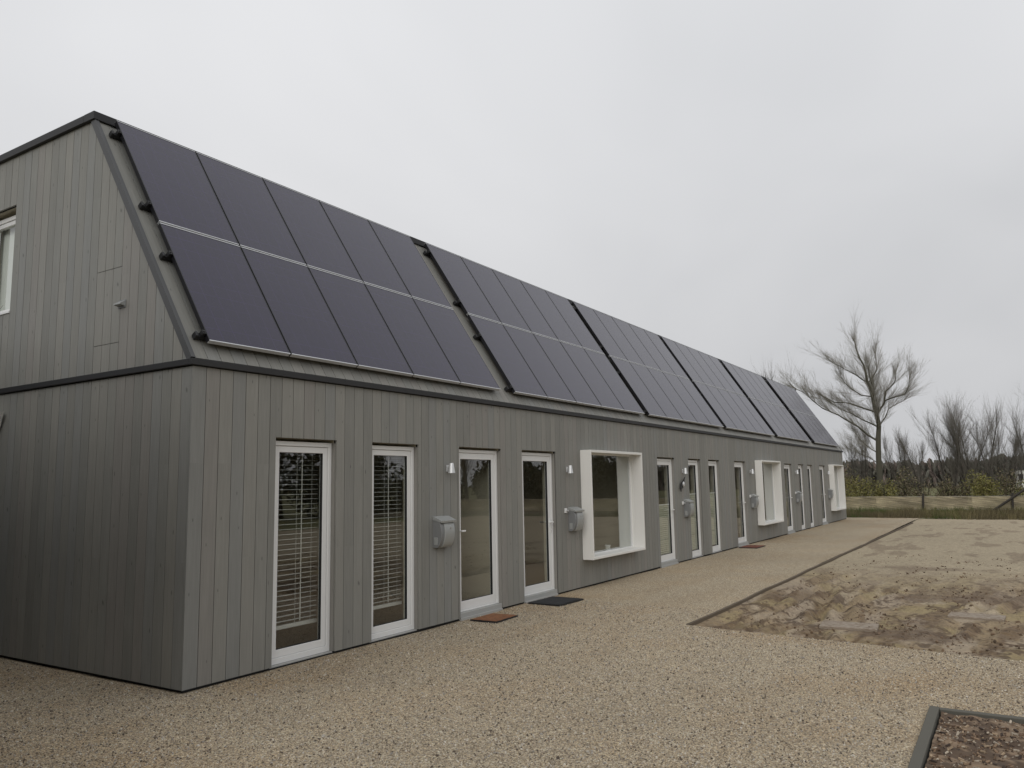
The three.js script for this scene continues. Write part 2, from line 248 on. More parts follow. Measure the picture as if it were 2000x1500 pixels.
// edging between path and yard
{
  const wob = (t, s) => (fbm(t * 0.6, 3.3, s, 3) - 0.5) * 0.05, pts = [];
  for (let x = 4.70; x <= 28.3; x += 0.4) pts.push([x, 2.545 + (x - 4.7) * 0.0035 + wob(x, 111)]);
  const strip = (p, w, y0, y1) => { const pos = [], idx = []; p.forEach(([x, z], i) => { const a = p[Math.max(0, i - 1)], b = p[Math.min(p.length - 1, i + 1)], l = Math.hypot(b[0] - a[0], b[1] - a[1]), nx = -(b[1] - a[1]) / l * w / 2, nz = (b[0] - a[0]) / l * w / 2, hh = y1 + (hash2(i, 7, 3) - 0.5) * 0.008; pos.push(x - nx, y0, z - nz, x - nx, hh, z - nz, x + nx, hh, z + nz, x + nx, y0, z + nz); if (i) { const o = i * 4; for (let k = 0; k < 3; k++) idx.push(o - 4 + k, o + k, o - 3 + k, o - 3 + k, o + k, o + 1 + k); } }); const n = p.length * 4 - 4; idx.push(0, 1, 2, 0, 2, 3, n, n + 2, n + 1, n, n + 3, n + 2); let g = new THREE.BufferGeometry(); g.setAttribute('position', new THREE.Float32BufferAttribute(pos, 3)); g.setIndex(idx); g = g.toNonIndexed(); g.computeVertexNormals(); return g; };
  tag(mesh('edging_strip', strip(pts, 0.038, -0.14, 0.004), M.kerb), 'long brown edging strip between the gravel path and the sandy yard', 'edging');
  const p2 = []; for (let z = 2.60; z <= 15; z += 0.4) p2.push([gravelEdgeX(z) + wob(z, 112) * 0.6, z]);
  tag(mesh('edging_strip', strip(p2, 0.03, -0.14, 0.0), M.kerb), 'low edging strip crossing from the path corner in front of the muddy ruts', 'edging');
}
// concrete slabs lying in the yard
const slabMap = dataTex(256, (i, j) => { const a = fbm(i / 14, j / 14, 141, 4), b = hash2(i, j, 142), m = 0.35 * sstep(0.45, 0.65, a); const v = 225 + 30 * b; return [lerp(v, 130, m), lerp(v * 0.98, 104, m), lerp(v * 0.96, 78, m)]; });
function slab(x0, x1, z0, z1, turn, label, y) { const w = x1 - x0, d = z1 - z0, g = new RoundedBoxGeometry(w, 0.05, d, 2, 0.008); const m = mesh('concrete_slab', g, std(lin(0.36, 0.315, 0.26), { roughness: 1, map: slabMap })); m.position.set((x0 + x1) / 2, y, (z0 + z1) / 2); m.rotation.set(0.006, turn, -0.012); tag(m, label, 'slab', 'slabs lying in the yard'); }
slab(5.58, 6.02, 3.82, 4.43, 0.08, 'pale concrete slab half sunk in the yellowish mud, nearer the path corner', -0.053);
slab(6.93, 7.31, 5.06, 5.65, -0.05, 'greyish concrete slab lying before the dark mud patch at the right edge', -0.055);

// planting bed with mulch
{
  const r = rng(33), h = (x, z) => 0.004 + 0.05 * (fbm(x * 5, z * 5, 121, 4) - 0.5) + 0.02 * (fbm(x * 20, z * 20, 122, 2) - 0.5);
  const cf = (x, z) => { const a = fbm(x * 7, z * 7, 123, 4), b = fbm(x * 28, z * 28, 124, 2); const k = 0.65 + 0.7 * b; return a > 0.52 ? [0.22 * k, 0.155 * k, 0.10 * k] : [0.095 * k, 0.063 * k, 0.04 * k]; };
  structure('bed_soil', gridPatch(span(BED.x0 + 0.02, BED.x1 - 0.05, 0.025), span(BED.z0 + 0.05, BED.z1, 0.03), h, cf, 1), std(lin(1, 1, 1), { vertexColors: true, roughness: 1 }));
  const n = 9000, g = new THREE.BoxGeometry(1, 0.35, 0.5), im = new THREE.InstancedMesh(g, std(0xffffff, { roughness: 0.95 }), n), o = new THREE.Object3D(), c = new THREE.Color();
  const pal = [[0.20, 0.13, 0.08], [0.11, 0.068, 0.042], [0.33, 0.245, 0.16], [0.055, 0.037, 0.027], [0.42, 0.36, 0.28], [0.24, 0.165, 0.105]];
  for (let k = 0; k < n; k++) { const x = BED.x0 + 0.05 + r() * (BED.x1 - BED.x0 - 0.12), z = BED.z0 + 0.06 + Math.pow(r(), 1.3) * 3.1, s = 0.007 + 0.02 * Math.pow(r(), 2.5); o.position.set(x, h(x, z) + s * 0.25, z); o.rotation.set((r() - 0.5) * 1.2, r() * 6, (r() - 0.5) * 1.2); o.scale.set(s * 1.3, s, s); o.updateMatrix(); im.setMatrixAt(k, o.matrix); const p = pal[Math.floor(r() * pal.length)], f = 0.75 + 0.5 * r(); im.setColorAt(k, c.setRGB(p[0] * f, p[1] * f, p[2] * f)); }
  im.name = 'bark_mulch'; im.userData = { kind: 'stuff', label: 'brown bark chips and stones filling the planting bed', category: 'mulch' }; im.castShadow = im.receiveShadow = true; scene.add(im);
  const e = group('bed_edging', 0, 0, 0); tag(e, 'grey raised board edging round the brown planting bed at the lower right', 'edging');
  const bh = 0.022; mesh('edge_board', rbx(BED.x0, BED.x1 + 0.03, -0.12, bh, BED.z0 - 0.03, BED.z0 + 0.035, 0.006), M.bedEdge, e); mesh('edge_board', rbx(BED.x1 - 0.03, BED.x1 + 0.03, -0.12, bh - 0.003, BED.z0 + 0.035, BED.z1, 0.006), M.bedEdge, e);
}

// ---------------------------------------------------------------- the row of dwellings
const house = group('terraced_building'); tag(house, 'long grey timber-clad row of dwellings with a steep mansard roof', 'building');
// openings in the front wall: kind, x0, x1
const OPEN = [['window', 0.92, 1.72], ['window', 2.25, 3.05], ['door', 3.85, 4.82, 'L'], ['door', 5.38, 6.34, 'R'], ['bay', 7.145, 9.24], ['door', 10.42, 11.37, 'R'], ['window', 12.18, 12.97], ['window', 13.52, 14.32], ['door', 15.52, 16.48, 'R'], ['bay', 17.38, 19.45], ['door', 20.64, 21.62, 'R'], ['window', 22.52, 23.30], ['window', 23.88, 24.66], ['door', 25.86, 26.86, 'R'], ['bay', 27.55, 29.62]];
const OT = 2.135, BY0 = 0.445, BY1 = 2.18;
const range = o => o[0] === 'bay' ? [BY0 + 0.01, BY1 - 0.01] : [0.0, OT];
function holed(x0, x1, y0, y1, z0, z1) {
  const s = new THREE.Shape(); s.moveTo(x0, y0); s.lineTo(x1, y0); s.lineTo(x1, y1); s.lineTo(x0, y1); s.closePath();
  for (const o of OPEN) { const [a, b] = range(o), yb = Math.max(a, y0 + 0.012), h = new THREE.Path(); h.moveTo(o[1], yb); h.lineTo(o[1], b); h.lineTo(o[2], b); h.lineTo(o[2], yb); h.closePath(); s.holes.push(h); }
  const g = new THREE.ExtrudeGeometry(s, { depth: z1 - z0, bevelEnabled: false }); g.translate(0, 0, z0); return g;
}
const frontWall = mesh('front_wall', holed(0.14, L - 0.14, 0.0, HE - 0.03, -0.24, -0.045), M.inner, house);
mesh('membrane', holed(0.02, L - 0.02, 0.005, HE - 0.02, -0.042, -0.026), M.membrane, frontWall);
// one unit board, eight grain variants
function boardGeo(poly, th, variant, flip) { // poly: 4 corners [u,v] ccw, extruded to thickness th along -w
  const P = [], U = [], u0 = (variant + 0.03) / NB, u1 = (variant + 0.97) / NB, us = poly.map(p => p[0]), vs = poly.map(p => p[1]), mnu = Math.min(...us), mxu = Math.max(...us), mnv = Math.min(...vs), h = Math.max(...vs) - mnv;
  const uv = p => [lerp(u0, u1, (p[0] - mnu) / (mxu - mnu)), (flip * 0.31 + (p[1] - mnv) / Math.max(h, 2.4)) % 4];
  const quad = (a, b, c, d, A, B, C, D) => { P.push(...a, ...b, ...c, ...a, ...c, ...d); U.push(...A, ...B, ...C, ...A, ...C, ...D); };
  const f = poly.map(p => [p[0], p[1], 0]), k = poly.map(p => [p[0], p[1], -th]), t = poly.map(uv);
  quad(f[0], f[1], f[2], f[3], t[0], t[1], t[2], t[3]); quad(k[3], k[2], k[1], k[0], t[3], t[2], t[1], t[0]);
  for (let i = 0; i < 4; i++) { const j = (i + 1) % 4; quad(f[j], f[i], k[i], k[j], t[j], t[i], t[i], t[j]); }
  const g = new THREE.BufferGeometry(); g.setAttribute('position', new THREE.Float32BufferAttribute(P, 3)); g.setAttribute('uv', new THREE.Float32BufferAttribute(U, 2)); g.computeVertexNormals(); return g;
}
const unit = {}; // shared geometries by size
function rectBoard(w, h, th, variant, flip) { const key = [w.toFixed(4), h.toFixed(3), th, variant, flip].join(); return unit[key] ??= boardGeo([[0, 0], [w, 0], [w, h], [0, h]], th, variant, flip); }
const rb = rng(2024); let lastTone = -1;
const pick = () => { let t; do t = Math.floor(rb() * boardMats.length); while (t === lastTone && rb() < 0.6); lastTone = t; return [boardMats[t], Math.floor(rb() * NB), Math.floor(rb() * 3)]; };
const BB = 0.03, TF = 0.02; // board bottom, thickness
{ // facade boards
  const edges = [0]; for (let x = T0; x < L - 0.05; x += BW) edges.push(x); edges.push(L);
  for (let i = 0; i < edges.length - 1; i++) {
    const x0 = edges[i] + (i ? GAP / 2 : 0.0), x1 = edges[i + 1] - (i < edges.length - 2 ? GAP / 2 : 0);
    const [m, va, fl] = pick();
    // cut the column by openings; a column may be partly covered by one
    const cuts = OPEN.filter(o => o[1] < x1 - 0.004 && o[2] > x0 + 0.004);
    const put = (a, b, y0, y1) => { if (b - a < 0.006 || y1 - y0 < 0.01) return; const q = mesh('board', rectBoard(b - a, y1 - y0, TF, va, fl), m, frontWall); q.position.set(a, y0, 0.001 * (hash2(i, 3, 9) - 0.5)); };
    const yT = HE - 0.058;
    if (!cuts.length) put(x0, x1, BB, yT);
    else {
      const o = cuts[0], [ya, yb] = range(o), a = Math.max(x0, o[1]), b = Math.min(x1, o[2]);
      const lo = o[0] === 'bay' ? ya : 0, hi = yb;
      if (a > x0 + 0.02) { put(x0, a, BB, yT); put(a + 0.0005, x1, hi, yT); if (lo > 0.1) put(a + 0.0005, x1, BB, lo); }
      else if (b < x1 - 0.02) { put(b, x1, BB, yT); put(x0, b - 0.0005, hi, yT); if (lo > 0.1) put(x0, b - 0.0005, BB, lo); }
      else { put(x0, x1, hi, yT); if (lo > 0.1) put(x0, x1, BB, lo); }
    }
  }
}
// gables
const GW = { z0: -3.98, z1: -3.2155, y0: 3.60, y1: 4.83 }; // upper window on the near gable
function gable(x, dir, detailed) { // dir -1: faces -x
  const s = new THREE.Shape(); s.moveTo(0, 0); s.lineTo(0, HE); s.lineTo(TOPZ, TOPY - 0.02); s.lineTo(-DEP - TOPZ, TOPY - 0.02); s.lineTo(-DEP, HE); s.lineTo(-DEP, 0); s.closePath();
  const mk = (inset, w, deepX) => { const q = new THREE.Shape(); const e = inset; q.moveTo(-e, 0.004); q.lineTo(-e, HE); q.lineTo(TOPZ - e, TOPY - 0.03); q.lineTo(-DEP - TOPZ + e, TOPY - 0.03); q.lineTo(-DEP + e, HE); q.lineTo(-DEP + e, 0.004); q.closePath(); if (detailed) { const h = new THREE.Path(); h.moveTo(GW.z0, GW.y0); h.lineTo(GW.z1, GW.y0); h.lineTo(GW.z1, GW.y1); h.lineTo(GW.z0, GW.y1); h.closePath(); q.holes.push(h); } const g = new THREE.ExtrudeGeometry(q, { depth: w, bevelEnabled: false }); g.rotateY(-Math.PI / 2); g.translate(x - dir * deepX, 0, 0); if (dir < 0) g.translate(w, 0, 0); return g; };
  const wall = mesh('gable_wall', mk(0.05, 0.16, 0.045), M.inner, house);
  mesh('membrane', mk(0.03, 0.015, 0.027), M.membrane, wall);
  return wall;
}
const nearGable = gable(0, -1, true), farGable = gable(L, 1, false);
{ // boards on the near gable (local u runs along -z from the viewer's right to left; placed with a turn)
  const place = (geo, m, parent, dir, xw) => { const q = mesh('board', geo, m, parent); q.rotation.y = dir < 0 ? -Math.PI / 2 : Math.PI / 2; q.position.set(xw, 0, 0); return q; };
  const zTop = z => { const d = -z; return HE + clamp(d, 0, -TOPZ) / -TOPZ * (TOPY - HE); };
  const roofY = z => Math.min(zTop(z), zTop(-DEP - z), TOPY);
  for (const [parent, dir, xw, S] of [[nearGable, -1, 0, 0], [farGable, 1, L, 1]]) {
    const lower = [-TF - 0.002]; for (let z = -0.149; z > -DEP + 0.1; z -= 0.1395) lower.push(z); lower.push(-DEP);
    const restL = [];
    for (let i = 0; i < lower.length - 1; i++) {
      const za = lower[i] - (i ? GAP / 2 : 0), zb = lower[i + 1] + GAP / 2; const [m, va, fl] = pick();
      const U = dir < 0 ? [zb, za] : [-za, -zb]; // u = z for dir<0 (rot -90: local x -> +z), u = -z for dir>0
      const both = (ylo, yhiA, yhiB, y0b = ylo) => { if (Math.max(yhiA, yhiB) - ylo < 0.012) return; const poly = dir < 0 ? [[U[0], ylo], [U[1], ylo], [U[1], yhiA], [U[0], yhiB]] : [[U[0], ylo], [U[1], ylo], [U[1], yhiB], [U[0], yhiA]]; const g = boardGeo(poly, TF, va, fl); if (!S && za > -3.75) place(g, m, parent, dir, xw + dir * 0.001 * hash2(i, 5, 5)); else restL.push(g); };
      both(BB, HE - 0.058, HE - 0.058);
      // upper part: a board ends at the slope or the roof edge, and is cut round the window and the small hatch
      const mid = (za + zb) / 2, inWin = !S && mid > GW.z0 && mid < GW.z1;
      const yA = roofY(za) - 0.012, yB = roofY(zb) - 0.012, y0 = HE + 0.006;
      const hatch = !S && za < -1.0 && zb > -1.56;
      if (inWin) { both(y0, GW.y0, GW.y0); both(GW.y1, yA, yB); }
      else if (hatch) { both(y0, 3.041, 3.041); both(3.0465, 3.772, 3.772); both(3.7775, yA, yB); }
      else both(y0, yA, yB);
    }
    if (restL.length) { const g = mergeGeometries(restL); const q = mesh('remaining_boards', g, boardMats[1], parent); q.rotation.y = dir < 0 ? -Math.PI / 2 : Math.PI / 2; q.position.set(xw, 0, 0); q.userData.kind = 'stuff'; }
  }
}
// back wall, roof slabs, inner rooms
mesh('rear_wall', bx(0.05, L - 0.05, 0, HE, -DEP + 0.02, -DEP + 0.2), boardMats[0], house);
function slopeBox(u0, u1, s0, s1, n0, n1, back) { const g = bx(u0, u1, s0, s1, n0, n1); const m = new THREE.Matrix4().makeBasis(new THREE.Vector3(1, 0, 0), new THREE.Vector3(0, UPY, UPZ), new THREE.Vector3(0, NY, NZ)); m.setPosition(0, HE, 0); g.applyMatrix4(m); if (back) { g.applyMatrix4(new THREE.Matrix4().makeScale(1, 1, -1)); g.translate(0, 0, -DEP); const ix = g.index.array; for (let i = 0; i < ix.length; i += 3) { const t = ix[i]; ix[i] = ix[i + 1]; ix[i + 1] = t; } } return g; }
const roof = mesh('roof_slope', slopeBox(0.03, L - 0.03, 0.0, SL, -0.16, -0.028), M.membrane, house);
mesh('roof_slope', slopeBox(0.03, L - 0.03, 0.0, SL, -0.16, 0.0, true), M.roofing, house);
mesh('flat_roof', bx(0.03, L - 0.03, TOPY - 0.16, TOPY + 0.015, -DEP - TOPZ + 0.0, TOPZ), M.roofing, house);
{ // boards on the slope
  const basis = new THREE.Matrix4().makeBasis(new THREE.Vector3(1, 0, 0), new THREE.Vector3(0, UPY, UPZ), new THREE.Vector3(0, NY, NZ)); const quat = new THREE.Quaternion().setFromRotationMatrix(basis);
  const edges = [0.022]; for (let x = T0 + 0.02; x < L - 0.09; x += BW) edges.push(x); edges.push(L - 0.022);
  for (let i = 0; i < edges.length - 1; i++) { const [m, va, fl] = pick(); const w = edges[i + 1] - edges[i] - GAP; const q = mesh('board', rectBoard(w, SL - 0.05, TF, va, fl), m, roof); q.position.set(edges[i] + GAP / 2, HE + UPY * 0.02, UPZ * 0.02); q.quaternion.copy(quat); }
}
// dark trims
{
  mesh('eave_band', merge([rbx(-0.034, L + 0.034, HE - 0.051, HE + 0.003, -0.02, 0.034, 0.004)]), M.trim, house);
  mesh('gable_band', merge([rbx(-0.034, 0.0, HE - 0.051, HE + 0.003, -DEP, -0.022, 0.004)]), M.trim, house);
  mesh('gable_band', merge([rbx(L, L + 0.034, HE - 0.051, HE + 0.003, -DEP, -0.022, 0.004)]), M.trim, house);
  mesh('roof_edge_trim', rbx(-0.04, L + 0.04, TOPY - 0.028, TOPY + 0.058, TOPZ - 0.14, TOPZ + 0.045, 0.006), M.trim, house);
  mesh('roof_edge_trim', rbx(-0.04, 0.06, TOPY - 0.026, TOPY + 0.056, -DEP - TOPZ, TOPZ - 0.142, 0.006), M.trim, house);
  mesh('roof_edge_trim', rbx(L - 0.06, L + 0.04, TOPY - 0.026, TOPY + 0.056, -DEP - TOPZ, TOPZ - 0.142, 0.006), M.trim, house);
  mesh('verge_trim', slopeBox(-0.022, 0.02, 0.012, SL - 0.02, -0.05, 0.016), M.edge, house);
  mesh('verge_trim', slopeBox(L - 0.02, L + 0.022, 0.012, SL - 0.02, -0.05, 0.016), M.edge, house);
  mesh('plinth', merge([bx(0.04, L - 0.04, -0.15, 0.004, -0.2, -0.035), bx(0.035, 0.2, -0.15, 0.003, -DEP + 0.05, -0.21), bx(L - 0.2, L - 0.035, -0.15, 0.003, -DEP + 0.05, -0.21)]), M.membrane, house);
}
// rooms
const FL = 0.05, ZB = -5.2;
mesh('floor_slab', bx(0.21, L - 0.21, -0.1, FL, -DEP + 0.2, -0.245), M.floor, house);
mesh('ceiling', bx(0.21, L - 0.21, HE - 0.12, HE - 0.04, -DEP + 0.2, -0.245), M.ceiling, house);
mesh('inner_wall', bx(0.21, L - 0.21, FL + 0.002, HE - 0.122, ZB - 0.1, ZB), M.inner, house);
for (const x of [5.05, 10.0, 15.2, 20.3, 25.4]) mesh('party_wall', bx(x - 0.1, x + 0.1, FL + 0.002, HE - 0.122, ZB + 0.002, -0.242), M.inner, house);

// windows, doors, bays
const FZ0 = -0.135, FZ1 = -0.065; // frame depth range
const ringShape = (x0, x1, y0, y1, l, r, b, t) => { const s = new THREE.Shape(); s.moveTo(x0, y0); s.lineTo(x1, y0); s.lineTo(x1, y1); s.lineTo(x0, y1); s.closePath(); const h = new THREE.Path(); h.moveTo(x0 + l, y0 + b); h.lineTo(x0 + l, y1 - t); h.lineTo(x1 - r, y1 - t); h.lineTo(x1 - r, y0 + b); h.closePath(); s.holes.push(h); return s; };
const ring = (x0, x1, y0, y1, l, r, b, t, z0, z1, bev = 0.003) => { const e = bev; const g = new THREE.ExtrudeGeometry(ringShape(x0 + e, x1 - e, y0 + e, y1 - e, l - 2 * e, r - 2 * e, b - 2 * e, t - 2 * e), { depth: z1 - z0 - 2 * e, bevelEnabled: true, bevelSize: e, bevelThickness: e, bevelSegments: 1 }); g.translate(0, 0, z0 + e); return g; };
function pane(x0, x1, y0, y1, z, parent) { const g = new THREE.PlaneGeometry(x1 - x0, y1 - y0); g.translate((x0 + x1) / 2, (y0 + y1) / 2, z); return mesh('pane', g, M.glass, parent); }
const jambMat = boardMats[3];
for (const o of OPEN) {
  const [kind, x0, x1, side] = o;
  if (kind === 'bay') {
    // white box surround standing out from the wall
    const D = 0.19, w = 0.042, bay = mesh('bay_window', (() => { const g = ring(x0, x1, BY0, BY1, w, w, w, w, 0.004, D, 0.004); return g; })(), M.whiteBox, house);
    mesh('lining', ring(x0 + 0.012, x1 - 0.012, BY0 + 0.012, BY1 - 0.012, 0.03, 0.03, 0.03, 0.03, -0.30, 0.0035, 0.001), M.whiteBox, bay);
    mesh('frame', ring(x0 + w, x1 - w, BY0 + w, BY1 - w, 0.022, 0.022, 0.022, 0.022, -0.085, -0.035), M.white, bay);
    pane(x0 + w + 0.018, x1 - w - 0.018, BY0 + w + 0.018, BY1 - w - 0.018, -0.06, bay);
    continue;
  }
  const g = 0.0085, door = kind === 'door', yb = door ? 0.085 : 0.03, yt = OT - 0.028, fw = door ? 0.042 : 0.045, sw = door ? 0.078 : 0.06;
  const part = mesh(kind, ring(x0 + g, x1 - g, yb, yt, fw, fw, door ? 0.02 : 0.055, fw, FZ0, FZ1), M.white, house);
  const sy0 = yb + (door ? 0.022 : 0.057);
  mesh(door ? 'leaf' : 'sash', ring(x0 + g + fw + 0.003, x1 - g - fw - 0.003, sy0, yt - fw - 0.003, sw, sw, door ? 0.105 : 0.07, sw, FZ0 + 0.01, FZ1 - 0.012), M.white, part);
  const px0 = x0 + g + fw + sw, px1 = x1 - g - fw - sw, py0 = sy0 + (door ? 0.105 : 0.07) - 0.004, py1 = yt - fw - sw;
  mesh('seal', ring(px0 - 0.002, px1 + 0.002, py0, py1 + 0.002, 0.007, 0.007, 0.007, 0.007, FZ0 + 0.02, FZ1 - 0.016, 0.0005), M.seal, part);
  pane(px0, px1, py0, py1, -0.1, part);
  // jamb and head linings of the reveal, in wall colour
  mesh('jamb', bx(x0 + 0.0005, x0 + 0.008, BB, OT - 0.03, -0.14, -0.0205), jambMat, part); mesh('jamb', bx(x1 - 0.008, x1 - 0.0005, BB, OT - 0.03, -0.14, -0.0205), jambMat, part);
  if (door) {
    mesh('threshold', merge([rbx(x0 + 0.004, x1 - 0.004, 0.004, 0.083, -0.14, -0.02, 0.004), rbx(x0 + 0.01, x1 - 0.03, -0.02, 0.028, -0.0195, 0.008, 0.004)]), M.threshold, part);
    const hx = side === 'L' ? x0 + g + fw + sw * 0.5 : x1 - g - fw - sw * 0.5, dir = side === 'L' ? 1 : -1, hy = 1.03;
    const hz = FZ1 - 0.012;
    mesh('handle', merge([rbx(hx - 0.016, hx + 0.016, hy - 0.11, hy + 0.10, hz, hz + 0.012, 0.004), cyl(0.011, 0.011, [hx, hy + 0.05, hz + 0.01], [hx, hy + 0.05, hz + 0.055], 10), rbx(Math.min(hx, hx + dir * (side === 'L' ? 0.055 : 0.11)) - 0.01, Math.max(hx, hx + dir * (side === 'L' ? 0.055 : 0.11)) + 0.01, hy + 0.039, hy + 0.061, hz + 0.045, hz + 0.064, 0.006, 2), cyl(0.012, 0.012, [hx, hy - 0.06, hz + 0.005], [hx, hy - 0.06, hz + 0.02], 10)]), M.white, part);
  } else {
    mesh('sill', rbx(x0 + 0.004, x1 - 0.004, 0.005, 0.028, -0.14, -0.03, 0.003), M.threshold, part);
  }
}
// upper window on the near gable
{
  const R = g => { g.rotateY(-Math.PI / 2); return g; };   // local x -> z, local z -> -x
  const w = mesh('window', R(ring(GW.z0, GW.z1, GW.y0, GW.y1 - 0.045, 0.05, 0.05, 0.05, 0.05, -0.165, -0.10)), M.white, house);
  mesh('sash', R(ring(GW.z0 + 0.053, GW.z1 - 0.053, GW.y0 + 0.053, GW.y1 - 0.098, 0.05, 0.05, 0.05, 0.05, -0.155, -0.11)), M.white, w);
  const p = new THREE.PlaneGeometry(GW.z1 - GW.z0 - 0.2, GW.y1 - GW.y0 - 0.245); p.translate((GW.z0 + GW.z1) / 2, (GW.y0 + GW.y1 - 0.045) / 2, -0.135); mesh('pane', R(p), M.glass, w);
  mesh('sill', rbx(-0.012, 0.1, GW.y0 + 0.001, GW.y0 + 0.03, GW.z0 + 0.002, GW.z1 - 0.002, 0.004), M.white, w);
  mesh('jamb', bx(0.0205, 0.16, GW.y0 + 0.031, GW.y1 - 0.05, GW.z1 - 0.008, GW.z1 - 0.0005), boardMats[1], w);
  const sh = mesh('roller_shade', bx(0.20, 0.205, GW.y0 + 0.05, GW.y1 - 0.05, GW.z0 + 0.02, GW.z1 - 0.02), std(lin(0.78, 0.78, 0.74), { roughness: 0.9 })); tag(sh, 'pale roller shade drawn behind the upper gable window', 'shade');
}
// small vent hood on the gable, and a light near the left edge
{
  const v = group('vent_hood', -0.002, 3.41, -1.09); tag(v, 'small grey slanted vent hood on the upper gable boards', 'vent');
  const s = new THREE.Shape(); s.moveTo(0, 0.022); s.lineTo(-0.055, -0.012); s.lineTo(-0.055, -0.02); s.lineTo(0, -0.03); s.closePath(); const g = new THREE.ExtrudeGeometry(s, { depth: 0.1, bevelEnabled: true, bevelSize: 0.002, bevelThickness: 0.002, bevelSegments: 1 }); g.translate(0, 0, -0.05); mesh('hood', g, M.boxGrey, v); mesh('flange', rbx(-0.006, 0, -0.045, 0.03, -0.06, 0.06, 0.002), M.boxSide, v);
}

// ---------------------------------------------------------------- solar arrays
{
  const PW = 0.939, PH = 1.468, N = 0.10, S0 = 0.157, basis = new THREE.Matrix4().makeBasis(new THREE.Vector3(1, 0, 0), new THREE.Vector3(0, UPY, UPZ), new THREE.Vector3(0, NY, NZ));
  const quat = new THREE.Quaternion().setFromRotationMatrix(basis), ft = 0.045, g = 0.007, fw = 0.012;
  const frameG = ring(g, PW - g, 0.004, PH - 0.004, fw, fw, fw, fw, -ft, 0, 0.0015), backG = bx(g + 0.01, PW - g - 0.01, 0.012, PH - 0.012, -0.03, -0.008);
  const face = new THREE.PlaneGeometry(PW - 2 * g - 2 * fw + 0.002, PH - 2 * fw - 0.006); face.translate(PW / 2, PH / 2, -0.0015);
  const endA = rbx(g + 0.002, PW - g - 0.002, -0.001, 0.009, -ft + 0.006, 0.0018, 0.0008), endB = rbx(g + 0.002, PW - g - 0.002, PH - 0.009, PH + 0.001, -ft + 0.006, 0.0018, 0.0008);  // bright strips drawn as the highlight lines along both frame ends
  const labels = ['largest solar array on the roof, nearest the gable corner', 'second solar array from the gable corner, above the first white bay window', 'third solar array from the gable corner', 'fourth solar array from the gable corner', 'fifth solar array, last but one towards the bare tree', 'sixth and farthest solar array at the end of the roof by the bare tree'];
  [0.152, 5.215, 10.14, 15.07, 20.14, 25.45].forEach((X, k) => {
    const a = group('solar_array', X, HE + NY * N + UPY * S0, NZ * N + UPZ * S0); a.quaternion.copy(quat); tag(a, labels[k], 'solar array', 'solar arrays on the roof slope');
    for (let r = 0; r < 2; r++) for (let c = 0; c < 5; c++) {
      const p = mesh('panel', frameG, M.frameBlack, a); p.position.set(c * PW, r * (PH + 0.022), 0.0006 * (hash2(c, r, k) - 0.5));
      mesh('cell_face', face, M.cells, p); mesh('backing', backG, M.black, p); mesh('glint_strip', endA, M.frameGlint, p); mesh('glint_strip', endB, M.frameGlint, p);
    }
    for (const s of [2.93 - S0, 1.89 - S0, 1.22 - S0, 0.25 - S0]) {
      const rail = mesh('mounting_rail', bx(-0.055, PW * 5 + 0.03, s - 0.022, s + 0.022, -0.09, -ft - 0.001), M.black, a);
      mesh('end_cap', merge([rbx(-0.078, -0.052, s - 0.028, s + 0.028, -0.094, -0.03, 0.008, 2), rbx(-0.03, -0.002, s - 0.022, s + 0.022, -ft, 0.004, 0.003), cyl(0.008, 0.008, [-0.016, s, -0.02], [-0.016, s, 0.012], 8)]), M.black, rail);
      for (let f = 0.4; f < 4.8; f += 1.3) mesh('roof_hook', bx(f, f + 0.04, s - 0.05, s + 0.015, -0.0985, -0.0902), M.black, rail);
    }
  });
}

// ---------------------------------------------------------------- wall lamps, mailboxes, bells
function lamp(x, y, label) {
  const g = group('wall_lamp', x, y, 0.002); tag(g, label, 'wall lamp', 'bell-shaped wall lamps along the front'); g.scale.setScalar(0.68);
  mesh('wall_plate', rbx(-0.035, 0.035, -0.06, 0.06, 0, 0.016, 0.004), M.silver, g);
  mesh('arm', cyl(0.012, 0.012, [0, 0.02, 0.012], [0, 0.045, 0.09], 8), M.silver, g);
  const pts = [[0.0, 0.095], [0.03, 0.095], [0.040, 0.085], [0.048, 0.03], [0.068, -0.085], [0.064, -0.085], [0.044, 0.028], [0.036, 0.078], [0, 0.085]].map(p => new THREE.Vector2(...p));
  const s = mesh('shade', new THREE.LatheGeometry(pts, 20), M.silver, g); s.position.set(0, 0, 0.095);
  const b = mesh('bulb', new THREE.SphereGeometry(0.026, 10, 8), std(lin(0.7, 0.7, 0.68), { roughness: 0.3 }), g); b.position.set(0, -0.01, 0.095);
}
lamp(3.60, 1.86, 'silver bell-shaped wall lamp above the nearest mailbox'); lamp(6.68, 1.865, 'silver bell-shaped wall lamp just left of the nearest bay window');
lamp(11.80, 1.865, 'silver bell-shaped wall lamp above the bird ornament'); lamp(16.88, 1.875, 'silver wall lamp just left of the middle bay window');
lamp(22.05, 1.88, 'small silver wall lamp between two doorways past the middle bay window'); lamp(27.2, 1.87, 'tiny silver wall lamp at the farthest bay window');
